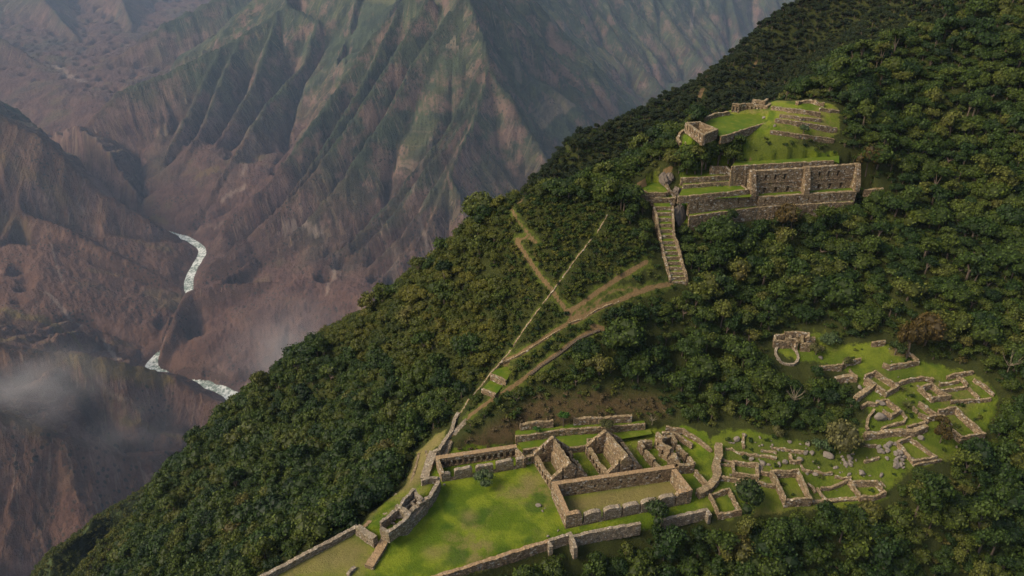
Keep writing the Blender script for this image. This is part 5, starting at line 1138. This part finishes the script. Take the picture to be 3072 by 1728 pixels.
scar = far_lines([([(1056, 545), (1062, 580), (1075, 620), (1090, 668)], 9, .7), ([(846, 640), (838, 690), (822, 740)], 7, .5), ([(840, 660), (842, 700)], 8, .5), ([(712, 573), (745, 572), (770, 566), (800, 580), (812, 588)], 11, .8), ([(612, 470), (590, 485), (560, 500)], 16, .5), ([(640, 345), (625, 400), (612, 440)], 14, .35),
                  ([(115, 735), (160, 780), (205, 822)], 8, .6), ([(255, 852), (280, 885), (300, 905)], 9, .7), ([(190, 505), (215, 540)], 6, .5), ([(130, 615), (140, 660), (160, 715)], 4, .5), ([(320, 1010), (270, 985), (245, 955)], 5, .4), ([(540, 575), (560, 560), (470, 600)], 5, .3),
                  ([(1745, 25), (1738, 75)], 12, .6), ([(1085, 350), (1060, 430), (1040, 480)], 9, .45), ([(1300, 150), (1305, 205)], 14, .35), ([(900, 60), (930, 150)], 8, .3), ([(600, 280), (560, 300), (525, 312)], 10, .3), ([(1000, 640), (985, 690)], 18, .3), ([(1200, 600), (1240, 560), (1260, 530)], 20, .3), ([(960, 740), (900, 790)], 14, .3), ([(140, 165), (170, 190), (210, 205)], 30, .6), ([(100, 170), (160, 230)], 20, .3)])
och = far_lines([([(-20, 790), (60, 800), (120, 815), (180, 840)], 16, .6), ([(0, 850), (120, 862), (220, 890)], 8, .4), ([(190, 905), (280, 925), (380, 940), (420, 950)], 22, .7), ([(220, 930), (330, 955), (400, 965)], 18, .45), ([(230, 680), (300, 690)], 20, .25), ([(0, 560), (60, 600)], 40, .3), ([(300, 590), (380, 620)], 16, .2), ([(0, 400), (80, 450), (160, 500)], 22, .25), ([(310, 1070), (400, 1090), (460, 1105)], 12, .45), ([(20, 1040), (90, 1070)], 30, .35), ([(500, 440), (540, 425)], 30, .4), ([(380, 545), (420, 560)], 10, .5), ([(150, 330), (200, 380)], 20, .2)])
grn = 1 - sstep(60, 160, segdist(np.array(GR)[:, :2], XP, YP)[0]) * 1.0
grn = np.where((RG < 700) & (YP < 620), grn, 0)
o = mesh_obj('mountains', np.stack([XP, YP, ZP], -1).reshape(-1, 3), grid_faces(*XP.shape), M_MT, smooth=True, attrs={'sd': np.stack([SPv, DPv, SPv * 0], -1).reshape(-1, 3), 'scar': scar.ravel(), 'ochre': och.ravel(), 'green': grn.ravel(), 'greenside': (sstep(-700, 100, XP) * sstep(3150, 3600, YP)).ravel(), 'dryside': (sstep(-.44, -.52, XP / YP) * sstep(3500, 3200, YP) * (RG > 900)).ravel()})
tag(o, kind='structure')
# river ribbon
V = []; Fc = []
RQ = catmull(RPS, 2)
for i in range(len(RQ)):
    a = RQ[max(i - 1, 0)]; b = RQ[min(i + 1, len(RQ) - 1)]; d = (b - a) / (np.linalg.norm(b - a) + 1e-9); n_ = np.array([-d[1], d[0]]); V += [(*(RQ[i] + n_ * 75), RZ), (*(RQ[i] - n_ * 75), RZ)]
    if i: k = 2 * i; Fc.append((k - 2, k - 1, k + 1, k))
tag(mesh_obj('river', V, Fc, M_RV), kind='structure')
print('terrain', round(time.time() - T0, 1))

# ================================================================== TREES
def crown_geom(seed, R=2.6, Hh=3.0, clumps=11, per=46, leaf=.42, open_=0.0, lo=.4):
    r = np.random.default_rng(seed); V = []; Fc = []; LV = []
    cs = []
    for i in range(clumps):
        a = r.uniform(0, 6.28); d = R * .68 * math.sqrt(r.uniform(0, 1)); z = Hh * (lo + .42 * (1 - (d / R) ** 2) + r.uniform(-.12, .1)); cs.append((d * math.cos(a), d * math.sin(a), z, R * r.uniform(.26, .46), r.uniform(.0, 1)))
    for cx, cy_, cz0, cr, tone in cs:
        for j in range(per):
            n = r.normal(size=3); n /= np.linalg.norm(n); n[2] = abs(n[2]) * 1.0 if r.random() < .8 else n[2] * .5; n /= np.linalg.norm(n)
            p = np.array([cx, cy_, cz0]) + n * cr * r.uniform(.72, 1.12) * np.array([1.1, 1.1, .8])
            m = n + r.normal(size=3) * .55; m /= np.linalg.norm(m); t = np.cross(m, r.normal(size=3)); t /= np.linalg.norm(t); b = np.cross(m, t); s = leaf * r.uniform(.55, 1.25) * .5
            k = len(V); V += [p - t * s, p + b * s * .7, p + t * s, p - b * s * .7]; Fc.append((k, k + 1, k + 2, k + 3))
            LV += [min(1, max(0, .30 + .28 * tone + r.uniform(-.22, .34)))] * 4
    return np.array(V), Fc, LV, cs
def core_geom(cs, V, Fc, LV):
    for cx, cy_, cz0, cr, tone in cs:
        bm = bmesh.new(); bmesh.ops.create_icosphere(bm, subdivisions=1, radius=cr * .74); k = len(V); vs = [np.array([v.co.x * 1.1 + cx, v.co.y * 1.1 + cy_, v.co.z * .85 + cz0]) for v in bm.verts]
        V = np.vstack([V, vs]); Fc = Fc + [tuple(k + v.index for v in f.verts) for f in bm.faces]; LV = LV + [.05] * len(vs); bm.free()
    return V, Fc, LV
def trunk_geom(seed, R, Hh, cs, limbs=4, r0=.16):
    r = np.random.default_rng(seed + 99); V = []; Fc = []
    def tube(a, b, ra, rb):
        a = np.array(a, float); b = np.array(b, float); d = b - a; d /= np.linalg.norm(d) + 1e-9; u = np.cross(d, [0.3, 1, .2]); u /= np.linalg.norm(u); w = np.cross(d, u); k = len(V)
        for c, rr in ((a, ra), (b, rb)):
            for j in range(5): an = j * 2 * math.pi / 5; V.append(c + (u * math.cos(an) + w * math.sin(an)) * rr)
        for j in range(5): Fc.append((k + j, k + (j + 1) % 5, k + 5 + (j + 1) % 5, k + 5 + j))
    mid = np.array([r.uniform(-.2, .2), r.uniform(-.2, .2), Hh * .38]); tube((0, 0, -.8), mid, r0 * 1.3, r0 * .85)
    for i in range(min(limbs, len(cs))): c = cs[i]; tube(mid, (c[0] * .8, c[1] * .8, c[2]), r0 * .7, r0 * .25)
    return np.array(V), Fc
def mk(name, V, Fc, m, LV=None):
    me = bpy.data.meshes.new(name); me.from_pydata([tuple(map(float, v)) for v in V], [], Fc)
    if LV is not None:
        at = me.attributes.new('lv', 'FLOAT', 'POINT'); at.data.foreach_set('value', np.array(LV, np.float32))
    me.materials.append(m); return me
KINDS = []
SPEC = [dict(R=2.6, Hh=3.4), dict(R=1.9, Hh=5.0, clumps=12, lo=.45), dict(R=3.4, Hh=3.4, clumps=18, per=44, leaf=.46), dict(R=2.2, Hh=3.6, clumps=9), dict(R=2.7, Hh=3.3, clumps=14, leaf=.36, per=42), dict(R=2.5, Hh=2.6, clumps=10, leaf=.5, per=40), dict(R=1.5, Hh=1.5, clumps=7, per=34, leaf=.34, lo=.3), dict(R=1.3, Hh=1.7, clumps=6, per=36, leaf=.30, lo=.3)]
for i, sp in enumerate(SPEC):
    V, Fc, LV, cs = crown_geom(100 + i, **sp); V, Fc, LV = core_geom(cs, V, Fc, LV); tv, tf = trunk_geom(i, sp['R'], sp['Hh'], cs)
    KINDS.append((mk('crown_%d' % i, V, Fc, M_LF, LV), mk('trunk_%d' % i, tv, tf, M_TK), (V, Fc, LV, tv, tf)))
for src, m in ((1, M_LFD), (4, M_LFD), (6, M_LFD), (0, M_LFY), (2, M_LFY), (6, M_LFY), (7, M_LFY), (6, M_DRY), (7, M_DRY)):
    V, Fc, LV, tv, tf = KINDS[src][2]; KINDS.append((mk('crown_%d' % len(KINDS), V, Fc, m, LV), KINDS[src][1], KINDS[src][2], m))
# candidate places
def scatter(step, x0, x1, y0, y1, seed):
    r = np.random.default_rng(seed); X_, Y_ = np.meshgrid(np.arange(x0, x1, step), np.arange(y0, y1, step)); X_ = X_ + r.uniform(-.46, .46, X_.shape) * step; Y_ = Y_ + r.uniform(-.46, .46, Y_.shape) * step
    return X_.ravel(), Y_.ravel(), r
def samp(A, x, y):
    return A[np.clip(((y - NY0) / NS).round().astype(int), 0, A.shape[0] - 1), np.clip(((x - NX0) / NS).round().astype(int), 0, A.shape[1] - 1)]
def cmax(x, y, d):
    m = samp(CLEAR, x, y)
    for k in range(8): m = np.maximum(m, samp(CLEAR, x + d * math.cos(k * .785), y + d * math.sin(k * .785)))
    return m
TX, TY, TR, TK = [], [], [], []
x, y, r = scatter(2.9, NX0 + 4, NX1 - 4, 84, NY1 - 6, 3)
rad = (.72 + .95 * r.uniform(0, 1, x.shape) ** 1.7) * (1 + .25 * fbm(x / 40, y / 40, 2)); far_ = y > 250
ok = (cmax(x, y, 1.35 * rad) < .35) & (samp(SMALL, x, y) < .5)
def finezone(x, y):
    u_, v_, _ = project(np.stack([x, y, hn(x, y)], -1)); return ((u_ < 1420 * KD) & (v_ < (900 + .25 * (u_ / KD - 870)) * KD) & (x > -75)) | (y > 256 + .1 * x)
ok &= ~finezone(x, y)
z0 = hn(x, y); u, v, dep = project(np.stack([x, y, z0 + 3], -1))
ok &= (u > -260) & (u < 3330) & (v > -420) & (v < 2050)
TX += list(x[ok]); TY += list(y[ok]); TR += list(rad[ok]); TK += list(r.integers(0, 6, ok.sum()))
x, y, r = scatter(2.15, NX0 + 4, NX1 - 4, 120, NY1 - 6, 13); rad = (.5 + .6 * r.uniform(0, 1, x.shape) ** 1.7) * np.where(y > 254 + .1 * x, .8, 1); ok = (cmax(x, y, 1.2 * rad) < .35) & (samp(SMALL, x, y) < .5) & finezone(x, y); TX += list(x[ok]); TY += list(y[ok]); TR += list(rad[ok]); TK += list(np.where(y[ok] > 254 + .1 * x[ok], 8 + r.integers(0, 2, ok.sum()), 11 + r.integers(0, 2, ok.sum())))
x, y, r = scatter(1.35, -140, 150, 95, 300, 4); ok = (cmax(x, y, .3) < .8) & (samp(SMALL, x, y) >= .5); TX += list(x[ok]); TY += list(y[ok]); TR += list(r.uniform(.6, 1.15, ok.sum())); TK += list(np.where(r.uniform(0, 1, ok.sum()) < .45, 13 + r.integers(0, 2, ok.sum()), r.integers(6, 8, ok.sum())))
x, y, r = scatter(11.0, -150, 190, 90, 245, 31); ok = (cmax(x, y, 3.5) < .3) & (samp(SMALL, x, y) < .5); TX += list(x[ok]); TY += list(y[ok]); TR += list(r.uniform(1.45, 2.0, ok.sum())); TK += list(r.integers(0, 6, ok.sum()))
x, y, r = scatter(2.3, -170, 200, 84, 330, 21); ok = (cmax(x, y, .9) < .35) & (samp(SMALL, x, y) < .5); TX += list(x[ok]); TY += list(y[ok]); TR += list(r.uniform(.5, 1.15, ok.sum())); TK += list(r.integers(6, 8, ok.sum()))
# undergrowth filling the forest edges
x, y, r = scatter(2.2, NX0 + 4, NX1 - 4, 84, 330, 5); c1 = cmax(x, y, .8); c2 = cmax(x, y, 3.0); ok = (c1 < .35) & (c2 >= .35) & (samp(SMALL, x, y) < .5); TX += list(x[ok]); TY += list(y[ok]); TR += list(r.uniform(.6, 1.2, ok.sum())); TK += list(r.integers(6, 8, ok.sum()))
x, y, r = scatter(1.6, -60, 200, 95, 260, 8); wl = samp(ATT['wild'], x, y) * samp(ATT['grass'], x, y); dr = samp(ATT['dry'], x, y); pth = samp(ATT['path'], x, y)
near_wall = samp(WALLM, x, y); RB = in_poly([hit(*q('H', *p)) for p in ((1500, 720), (1680, 640), (1900, 620), (2350, 640), (2500, 900), (2300, 915), (1750, 880))], x, y)
ok = ((r.uniform(0, 1, x.shape) < .13) & (wl > .2) | RB & (r.uniform(0, 1, x.shape) < .6) | (r.uniform(0, 1, x.shape) < .7) & (dr > .4)) & (pth < .2) & (near_wall < .2); TX += list(x[ok]); TY += list(y[ok]); TR += list(r.uniform(.3, .8, ok.sum())); TK += list(np.where(dr[ok] > .4, 15 + r.integers(0, 2, ok.sum()), r.integers(6, 8, ok.sum())))
TX = np.array(TX); TY = np.array(TY); TR = np.array(TR); TK = np.array(TK); TZ = hn(TX, TY) - .25
x, y, r = scatter(3.0, -430, -120, 120, 480, 6); zz = hf(x, y); dd, _, _ = segdist(np.array(GR)[:, :2], x, y); ok = (dd < 130) & (r.uniform(0, 1, x.shape) < .85) & ((zz > hn(x, y) + .5) | (x < NX0))
GB = (x[ok], y[ok], zz[ok] - .3, r.uniform(1.0, 2.1, ok.sum()))
# drop what a hill hides or is out of frame by far
def visible(x, y, z):
    ok = np.ones(x.shape, bool); C = np.array([0, 0, CAMZ])
    for f in np.linspace(.3, .985, 60):
        px = x * f; py = y * f; pz_ = CAMZ + (z - CAMZ) * f; inside = (px > NX0) & (px < NX1) & (py > NY0)
        ok &= ~(inside & (bil(HN, NX0, NY0, NS, px, py) > pz_ + 1.0))
    return ok
vis = visible(TX, TY, TZ + 4 * TR)
u, v, dep = project(np.stack([TX, TY, TZ + 2], -1)); infr = (u > 10) & (u < 3062) & (v > 10) & (v < 1715)
big = TR * np.array([1, 1, 1.1, .9, 1.05, 1, .5, .5, 1, 1, .5, 1, 1, .5, .5, .5, .5])[TK] / dep; big = np.where(vis & infr & (TK < 6), big, -1)
pick = np.argsort(-big)[:300]; pickm = np.zeros(len(TX), bool); pickm[pick] = True
print('trees', len(TX), 'visible', int(vis.sum()))
rt = random.Random(9)
LM = [((770, 690), 'the upper bend of the river'), ((1150, 1480), 'the bastion rooms'), ((1000, 1590), 'the long parapet wall'), ((1290, 1380), 'the stone causeway'), ((1490, 1130), 'the two small walled grass plots'), ((1650, 880), 'the crossing of path and stone line'), ((1540, 640), 'the top of the zigzag path'), ((1790, 990), 'the end of the stepped path'),
      ((1990, 840), 'the foot of the terraced stairs'), ((1960, 600), 'the head of the terraced stairs'), ((2300, 640), 'the lowest long grass ledge'), ((2580, 560), 'the right storehouse'), ((2050, 380), 'the hilltop house'), ((2480, 400), 'the hilltop terrace walls'), ((2350, 310), 'the grassy knoll at the top'), ((2340, 1010), 'the small forest house'), ((2360, 1075), 'the low stone ring'),
      ((2640, 1110), 'the diamond shaped room'), ((2790, 1140), 'the dark grassed closed room'), ((2900, 1250), 'the long deep walled hall'), ((2760, 1370), 'the room by the boulder heap'), ((2600, 1480), 'the five sided room'), ((2400, 1500), 'the largest deep room'), ((2170, 1500), 'the small closed room'), ((1950, 1560), 'the hooked low wall'), ((1760, 1610), 'the wall corner with the spur'), ((1500, 1660), 'the near retaining wall'), ((1960, 1260), 'the roofless rooms'), ((2200, 1330), 'the top of the boulder meadow'), ((2390, 1200), 'the bleached bare branches'), ((2720, 980), 'the large rust brown tree'), ((1700, 1200), 'the dry brown bank')]
def region(i):
    u_, v_ = u[i], v[i]; k = min(range(len(LM)), key=lambda n: math.hypot(LM[n][0][0] - u_, LM[n][0][1] - v_)); (lu, lv), ph = LM[k]; dx, dy0 = u_ - lu, v_ - lv; d = math.hypot(dx, dy0)
    a = math.degrees(math.atan2(dy0, dx)) % 360; dr_ = ['right of', 'below and right of', 'below', 'below and left of', 'left of', 'above and left of', 'above', 'above and right of'][int((a + 22.5) // 45) % 8]
    near = 'close ' if d < 80 else ('' if d < 170 else 'some way ')
    grp = 'forest trees around ' + ph
    sz_ = 'large ' if TR[i] > 1.4 else ('' if TR[i] > 1.05 else 'small ')
    return (sz_ + 'leafy forest tree ' + near + dr_ + ' ' + ph, grp)
def plant(kind, x, y, z, s, label, group=None, name='forest_tree', rz=None, sz=1.0):
    rt_ = empty(name, (x, y, z), rt.uniform(0, 6.28) if rz is None else rz); rt_.scale = (s, s, s * sz); tag(rt_, label, 'tree', group)
    for nm, me in (('crown', kind[0]), ('trunk', kind[1])):
        o = bpy.data.objects.new(nm, me); COL.objects.link(o); o.parent = rt_
    return rt_
for i in pick:
    lab, grp = region(i); plant(KINDS[TK[i]], TX[i], TY[i], TZ[i], TR[i], lab, grp, sz=rt.uniform(.85, 1.25))
# the rest of the forest: instances of the same kinds on points
kc = bpy.data.collections.new('tree_kinds')
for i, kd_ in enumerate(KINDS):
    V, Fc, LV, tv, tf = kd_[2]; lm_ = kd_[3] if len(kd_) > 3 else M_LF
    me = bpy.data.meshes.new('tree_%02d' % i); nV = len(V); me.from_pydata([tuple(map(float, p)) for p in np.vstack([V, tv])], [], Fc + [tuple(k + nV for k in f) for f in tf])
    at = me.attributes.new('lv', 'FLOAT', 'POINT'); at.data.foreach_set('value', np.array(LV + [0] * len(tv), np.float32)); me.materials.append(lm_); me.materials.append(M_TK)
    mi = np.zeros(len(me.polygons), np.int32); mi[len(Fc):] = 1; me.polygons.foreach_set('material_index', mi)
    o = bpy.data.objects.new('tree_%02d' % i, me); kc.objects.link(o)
rest = ~pickm
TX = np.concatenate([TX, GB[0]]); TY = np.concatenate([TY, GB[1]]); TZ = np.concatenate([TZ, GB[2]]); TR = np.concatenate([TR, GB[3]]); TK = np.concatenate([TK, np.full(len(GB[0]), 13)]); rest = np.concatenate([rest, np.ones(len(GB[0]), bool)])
pm = bpy.data.meshes.new('forest'); N_ = int(rest.sum()); pm.vertices.add(N_); pm.vertices.foreach_set('co', np.stack([TX[rest], TY[rest], TZ[rest]], -1).astype(np.float32).ravel())
at = pm.attributes.new('vi', 'INT', 'POINT'); at.data.foreach_set('value', TK[rest].astype(np.int32))
at = pm.attributes.new('sc', 'FLOAT_VECTOR', 'POINT'); rr2 = RNG.uniform(.85, 1.25, N_); at.data.foreach_set('vector', np.stack([TR[rest], TR[rest], TR[rest] * rr2], -1).astype(np.float32).ravel())
at = pm.attributes.new('ro', 'FLOAT_VECTOR', 'POINT'); at.data.foreach_set('vector', np.stack([RNG.uniform(-.12, .12, N_), RNG.uniform(-.12, .12, N_), RNG.uniform(0, 6.28, N_)], -1).astype(np.float32).ravel())
fo = bpy.data.objects.new('forest', pm); COL.objects.link(fo); tag(fo, 'dense green cloud forest covering the whole hillside around the ruins', 'forest', kind='stuff')
ng = bpy.data.node_groups.new('forest_spread', 'GeometryNodeTree'); ng.interface.new_socket('Geometry', in_out='INPUT', socket_type='NodeSocketGeometry'); ng.interface.new_socket('Geometry', in_out='OUTPUT', socket_type='NodeSocketGeometry')
gi = ng.nodes.new('NodeGroupInput'); go = ng.nodes.new('NodeGroupOutput'); iop = ng.nodes.new('GeometryNodeInstanceOnPoints'); ci = ng.nodes.new('GeometryNodeCollectionInfo'); ci.inputs['Collection'].default_value = kc; ci.inputs['Separate Children'].default_value = True; ci.inputs['Reset Children'].default_value = True
def na(n, t):
    a = ng.nodes.new('GeometryNodeInputNamedAttribute'); a.data_type = t; a.inputs['Name'].default_value = n; return a.outputs['Attribute']
ng.links.new(gi.outputs[0], iop.inputs['Points']); ng.links.new(ci.outputs[0], iop.inputs['Instance']); iop.inputs['Pick Instance'].default_value = True
ng.links.new(na('vi', 'INT'), iop.inputs['Instance Index']); ng.links.new(na('sc', 'FLOAT_VECTOR'), iop.inputs['Scale']); ng.links.new(na('ro', 'FLOAT_VECTOR'), iop.inputs['Rotation']); ng.links.new(iop.outputs[0], go.inputs[0])
md = fo.modifiers.new('spread', 'NODES'); md.node_group = ng
# trees one can tell apart

def special(z, px, s, k, label, name='tree', sz=1.0, m=None, cat='tree', plane=None, lean=None):
    p = hit(*q(z, *px)) if plane is None else at_z(*q(z, *px), plane)
    me = KINDS[k]
    if m: c = me[0].copy(); c.materials.clear(); c.materials.append(m); me = (c, me[1])
    o = plant(me, p[0], p[1], p[2] - .1, s, label, None, name, sz=sz)
    if cat != 'tree': o['category'] = cat
    if lean: o.rotation_euler[0] = lean[0]; o.rotation_euler[1] = lean[1]
    return o
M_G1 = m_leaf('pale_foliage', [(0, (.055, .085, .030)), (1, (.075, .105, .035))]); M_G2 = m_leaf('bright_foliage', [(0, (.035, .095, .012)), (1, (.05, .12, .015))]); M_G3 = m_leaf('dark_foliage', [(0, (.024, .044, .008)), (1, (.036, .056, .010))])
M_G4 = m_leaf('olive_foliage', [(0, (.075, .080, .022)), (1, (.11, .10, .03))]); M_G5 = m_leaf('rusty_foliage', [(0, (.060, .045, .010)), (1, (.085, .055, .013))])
special('B', (1100, 1330), 1.05, 4, 'pale grey green bush tree standing on the plaza lawn before the niche hall', sz=1.15, m=M_G1, plane=0)
special('A', (1740, 1390), .98, 2, 'round dark tree in front of the long hall beside the low wall', sz=1.35, m=M_G3, plane=-.3)
special('A', (560, 165), .85, 1, 'bright green tree on the upper terrace behind the gabled houses', sz=1.1, m=M_G2, plane=3.3)
special('A', (1105, 200), .8, 4, 'olive airy tree on the terrace behind the second gabled house', sz=.95, m=M_G4, plane=3.3)
special('A', (215, 245), .55, 3, 'small thin green tree on the middle terrace at the left', m=M_G2, plane=3.2)
special('D', (510, 1180), 1.25, 2, 'bent dark tree leaning over the grass right of the small closed room', sz=1.5, m=M_G3, lean=(.05, .3))
special('D', (1700, 470), 1.5, 2, 'big spreading tree standing alone on the boulder meadow', sz=1.4, m=M_G4); special('D', (1480, 470), 1.1, 5, 'lower left companion of the big spreading meadow tree', sz=1.2, m=M_G1)
special('D', (1920, 450), .8, 4, 'small yellowish tree right of the big spreading meadow tree', m=M_G4)
special('D', (900, 310), .9, 3, 'yellowish thin tree at the top edge of the boulder meadow', sz=1.1, m=M_G4)
special('E', (1480, 1080), .9, 4, 'thin airy tree with bare trunk on the yellow lawn of the right ruins', sz=1.7, m=M_G5)
special('E', (1490, 840), .8, 5, 'brown leaved bush between the narrow room and the long deep hall', m=M_G5, cat='bush')
special('R', (800, 440), .85, 4, 'pale green tree in front of the forest house', sz=1.1, m=M_G4); special('R', (985, 330), .9, 2, 'grey green round tree right of the forest house', m=M_G1)
special('R', (1970, 490), 1.5, 4, 'tall rust coloured tree with a bare pale trunk above the shaded enclosure', sz=2.2, m=M_G5); special('R', (2200, 330), 1.6, 2, 'large rust brown tree at the upper right of the ruins', sz=1.5, m=M_G5)
special('R', (1180, 620), .8, 3, 'scraggly tree standing on the retaining wall below the forest house', sz=1.3, m=M_G4); special('R', (1820, 440), 1.1, 5, 'bushy green tree inside the shaded upper enclosure', sz=1.1, m=M_G3)
special('H', (1400, 700), .75, 7, 'single dark bush on the meadow below the hilltop plaza', sz=.9, m=M_G3, cat='bush'); special('H', (1880, 560), .8, 3, 'slender pale tree in front of the dark terrace wall on the meadow', m=M_G1)
special('T', (1005, 1005), .62, 7, 'small grey bush with bare stems on the broad bright lawn', m=M_G1, cat='bush')
for x_, y_, s_ in ((560, 800, 1.2), (640, 830, 1.45), (760, 850, 1.5), (860, 790, 1.5), (980, 760, 1.5), (1080, 740, 1.3), (1150, 700, 1.2), (1190, 650, 1.0), (700, 760, 1.3), (900, 720, 1.3), (1040, 640, 1.1), (600, 870, 1.1), (820, 870, 1.2), (1130, 780, 1.1), (930, 650, 1.1), (800, 700, 1.2), (1000, 700, 1.3), (540, 740, 1.0), (680, 880, 1.1), (1090, 690, 1.2)):
    special('T', (x_, y_), s_, rt.choice([0, 1, 2, 4]), 'dark leafy tree in the dense clump below the hilltop house', sz=1.1, m=M_LF)['group'] = 'trees in the clump below the hilltop house'
special('T', (1640, 1400), 1.3, 2, 'broad rusty crowned tree below the niched retaining wall', sz=1.5, m=M_G5); special('T', (1090, 1360), .9, 0, 'dark round tree against the lowest grass ledge', sz=1.5, m=M_G3); special('T', (605, 1230), .8, 5, 'dense green bush on the cliff right of the stair head', sz=1.2, m=M_G2, cat='bush')
special('T', (1580, 1190), .5, 7, 'small bright bush on the lowest grass ledge', m=M_G2, cat='bush'); special('W', (2180, 430), 1.3, 2, 'rusty brown tree hanging on the slope right of the storehouses', sz=1.6, m=M_G5)
# palm like tussock of long blades
def tussock(p, label, n=120, L_=2.6, m=None):
    V = []; Fc = []; r = random.Random(3)
    for i in range(n):
        a = r.uniform(0, 6.28); e = r.uniform(.5, 1.4); l = L_ * r.uniform(.6, 1.15); w = .07; d = np.array([math.cos(a), math.sin(a)]); pr = None
        for k in range(5):
            t = k / 4; rad_ = l * t * math.cos(e) + .25 * l * t * t; z_ = l * t * math.sin(e) - .45 * l * t * t; c = np.array([d[0] * rad_, d[1] * rad_, z_]); s_ = np.array([-d[1], d[0], 0]) * w * (1 - .8 * t); b = len(V); V += [c - s_, c + s_]
            if k: Fc.append((b - 2, b - 1, b + 1, b))
    o = mesh_obj('grass_tussock', V, Fc, m or M_G4); o.location = p; 
    at = o.data.attributes.new('lv', 'FLOAT', 'POINT'); at.data.foreach_set('value', np.full(len(V), .5, np.float32)); return tag(o, label, 'plant')
tussock(hit(*q('E', 1050, 620)), 'large tussock of long arching blades beside the narrow walled room'); tussock(hit(*q('E', 985, 390)), 'smaller spiky tussock right of the diamond shaped room', 60, 1.6)
# bleached dead trees
def dead_tree(p, label, s=3.0, seed=1, n=14):
    r = random.Random(seed); V = []; Fc = []
    def tube(a, b, ra, rb):
        a = np.array(a); b = np.array(b); d = b - a; d /= np.linalg.norm(d) + 1e-9; u_ = np.cross(d, [0.3, 1, .2]); u_ /= np.linalg.norm(u_); w = np.cross(d, u_); k = len(V)
        for c, rr in ((a, ra), (b, rb)):
            for j in range(5): an = j * 2 * math.pi / 5; V.append(c + (u_ * math.cos(an) + w * math.sin(an)) * rr)
        for j in range(5): Fc.append((k + j, k + (j + 1) % 5, k + 5 + (j + 1) % 5, k + 5 + j))
    tube((0, 0, -.5), (0, 0, s * .5), .13, .10)
    for i in range(n):
        a = r.uniform(0, 6.28); z_ = s * r.uniform(.3, .5); m_ = np.array([math.cos(a) * s * .35, math.sin(a) * s * .35, z_ + s * .25]); tube((0, 0, z_), m_, .09, .06); tube(m_, m_ + np.array([math.cos(a) * s * r.uniform(.1, .3), math.sin(a) * s * r.uniform(.1, .3), s * r.uniform(.2, .45)]), .06, .025)
    o = mesh_obj('dead_tree', V, Fc, M_DEAD); o.location = p; return tag(o, label, 'tree')
def up(p, dz_): return (p[0], p[1], p[2] + dz_)
dead_tree(up(hit(*q('R', 500, 1160)), 2.0), 'bleached bare branches sticking out of the forest left of the upper ruins', 4.2, 1); dead_tree(up(hit(*q('E', 2320, 250)), 2.5), 'pale bare branching tree in the forest at the right edge', 4.5, 2)
dead_tree(hit(*q('A', 1700, 130)), 'small pale dead shrub where the terrace walls meet behind the rooms', 2.0, 4, 8); dead_tree(up(hit(*q('W', 1300, 1010)), 0), 'dry bare bush on the brown bank behind the halls', 2.2, 6, 18)
print('planted', round(time.time() - T0, 1))

# ================================================================== HAZE AND MIST
def vol_box(name, x0, x1, y0, y1, z0, z1, dens, color, aniso=.2):
    bm = bmesh.new(); bmesh.ops.create_cube(bm, size=1); me = bpy.data.meshes.new(name); bm.to_mesh(me); bm.free()
    o = bpy.data.objects.new(name, me); COL.objects.link(o); o.location = ((x0 + x1) / 2, (y0 + y1) / 2, (z0 + z1) / 2); o.scale = (x1 - x0, y1 - y0, z1 - z0)
    m = bpy.data.materials.new(name); m.use_nodes = True; n = m.node_tree; n.nodes.clear(); out = n.nodes.new('ShaderNodeOutputMaterial'); pv = n.nodes.new('ShaderNodeVolumePrincipled')
    pv.inputs['Density'].default_value = dens; pv.inputs['Color'].default_value = color; pv.inputs['Anisotropy'].default_value = aniso; n.links.new(pv.outputs[0], out.inputs['Volume']); me.materials.append(m); return o, n, pv
zt_ = max(CAMZ + 60, float(ZP.max()) + 30, float(HN.max()) + 20)
hz_, _, _ = vol_box('haze', -7200, 7200, -400, 9800, RZ - 60, zt_, 3.9e-5, (.58, .76, 1.0, 1), 0.0); tag(hz_, kind='stuff')
def mist(name, c, s, dens, seed):
    bm = bmesh.new(); bmesh.ops.create_icosphere(bm, subdivisions=3, radius=1); me = bpy.data.meshes.new(name); bm.to_mesh(me); bm.free()
    o = bpy.data.objects.new(name, me); COL.objects.link(o); o.location = c; o.scale = s
    m = bpy.data.materials.new(name); m.use_nodes = True; n = m.node_tree; n.nodes.clear(); g = G(n); out = n.nodes.new('ShaderNodeOutputMaterial'); pv = n.nodes.new('ShaderNodeVolumePrincipled')
    tc = n.nodes.new('ShaderNodeTexCoord').outputs['Object']; ln_ = n.nodes.new('ShaderNodeVectorMath'); ln_.operation = 'LENGTH'; n.links.new(tc, ln_.inputs[0])
    f = g.math('SUBTRACT', 1.0, ln_.outputs['Value'], clamp=True); nz_ = g.noise(g.mapping(tc, (1, 1, 1), (seed, 0, 0)), 1.7, 3, .6)
    d = g.math('MULTIPLY', g.math('MULTIPLY', g.math('POWER', f, 1.3), g.smooth(nz_, .35, .7)), dens); n.links.new(d, pv.inputs['Density']); pv.inputs['Color'].default_value = (.98, .90, .84, 1); pv.inputs['Anisotropy'].default_value = .1
    n.links.new(pv.outputs[0], out.inputs['Volume']); me.materials.append(m); return tag(o, None, None, None, 'stuff')
SC.cycles.volume_step_rate = 4.0; SC.cycles.volume_max_steps = 64
mist('mist', dy(95, 960, 1450), (210, 160, 95), .006, 1); mist('mist', dy(40, 1010, 1350), (170, 130, 80), .004, 7); mist('mist', dy(720, 900, 1750), (260, 240, 220), .0032, 5); mist('mist', dy(330, 1080, 1300), (170, 130, 70), .0022, 9)
print('script done', round(time.time() - T0, 1))
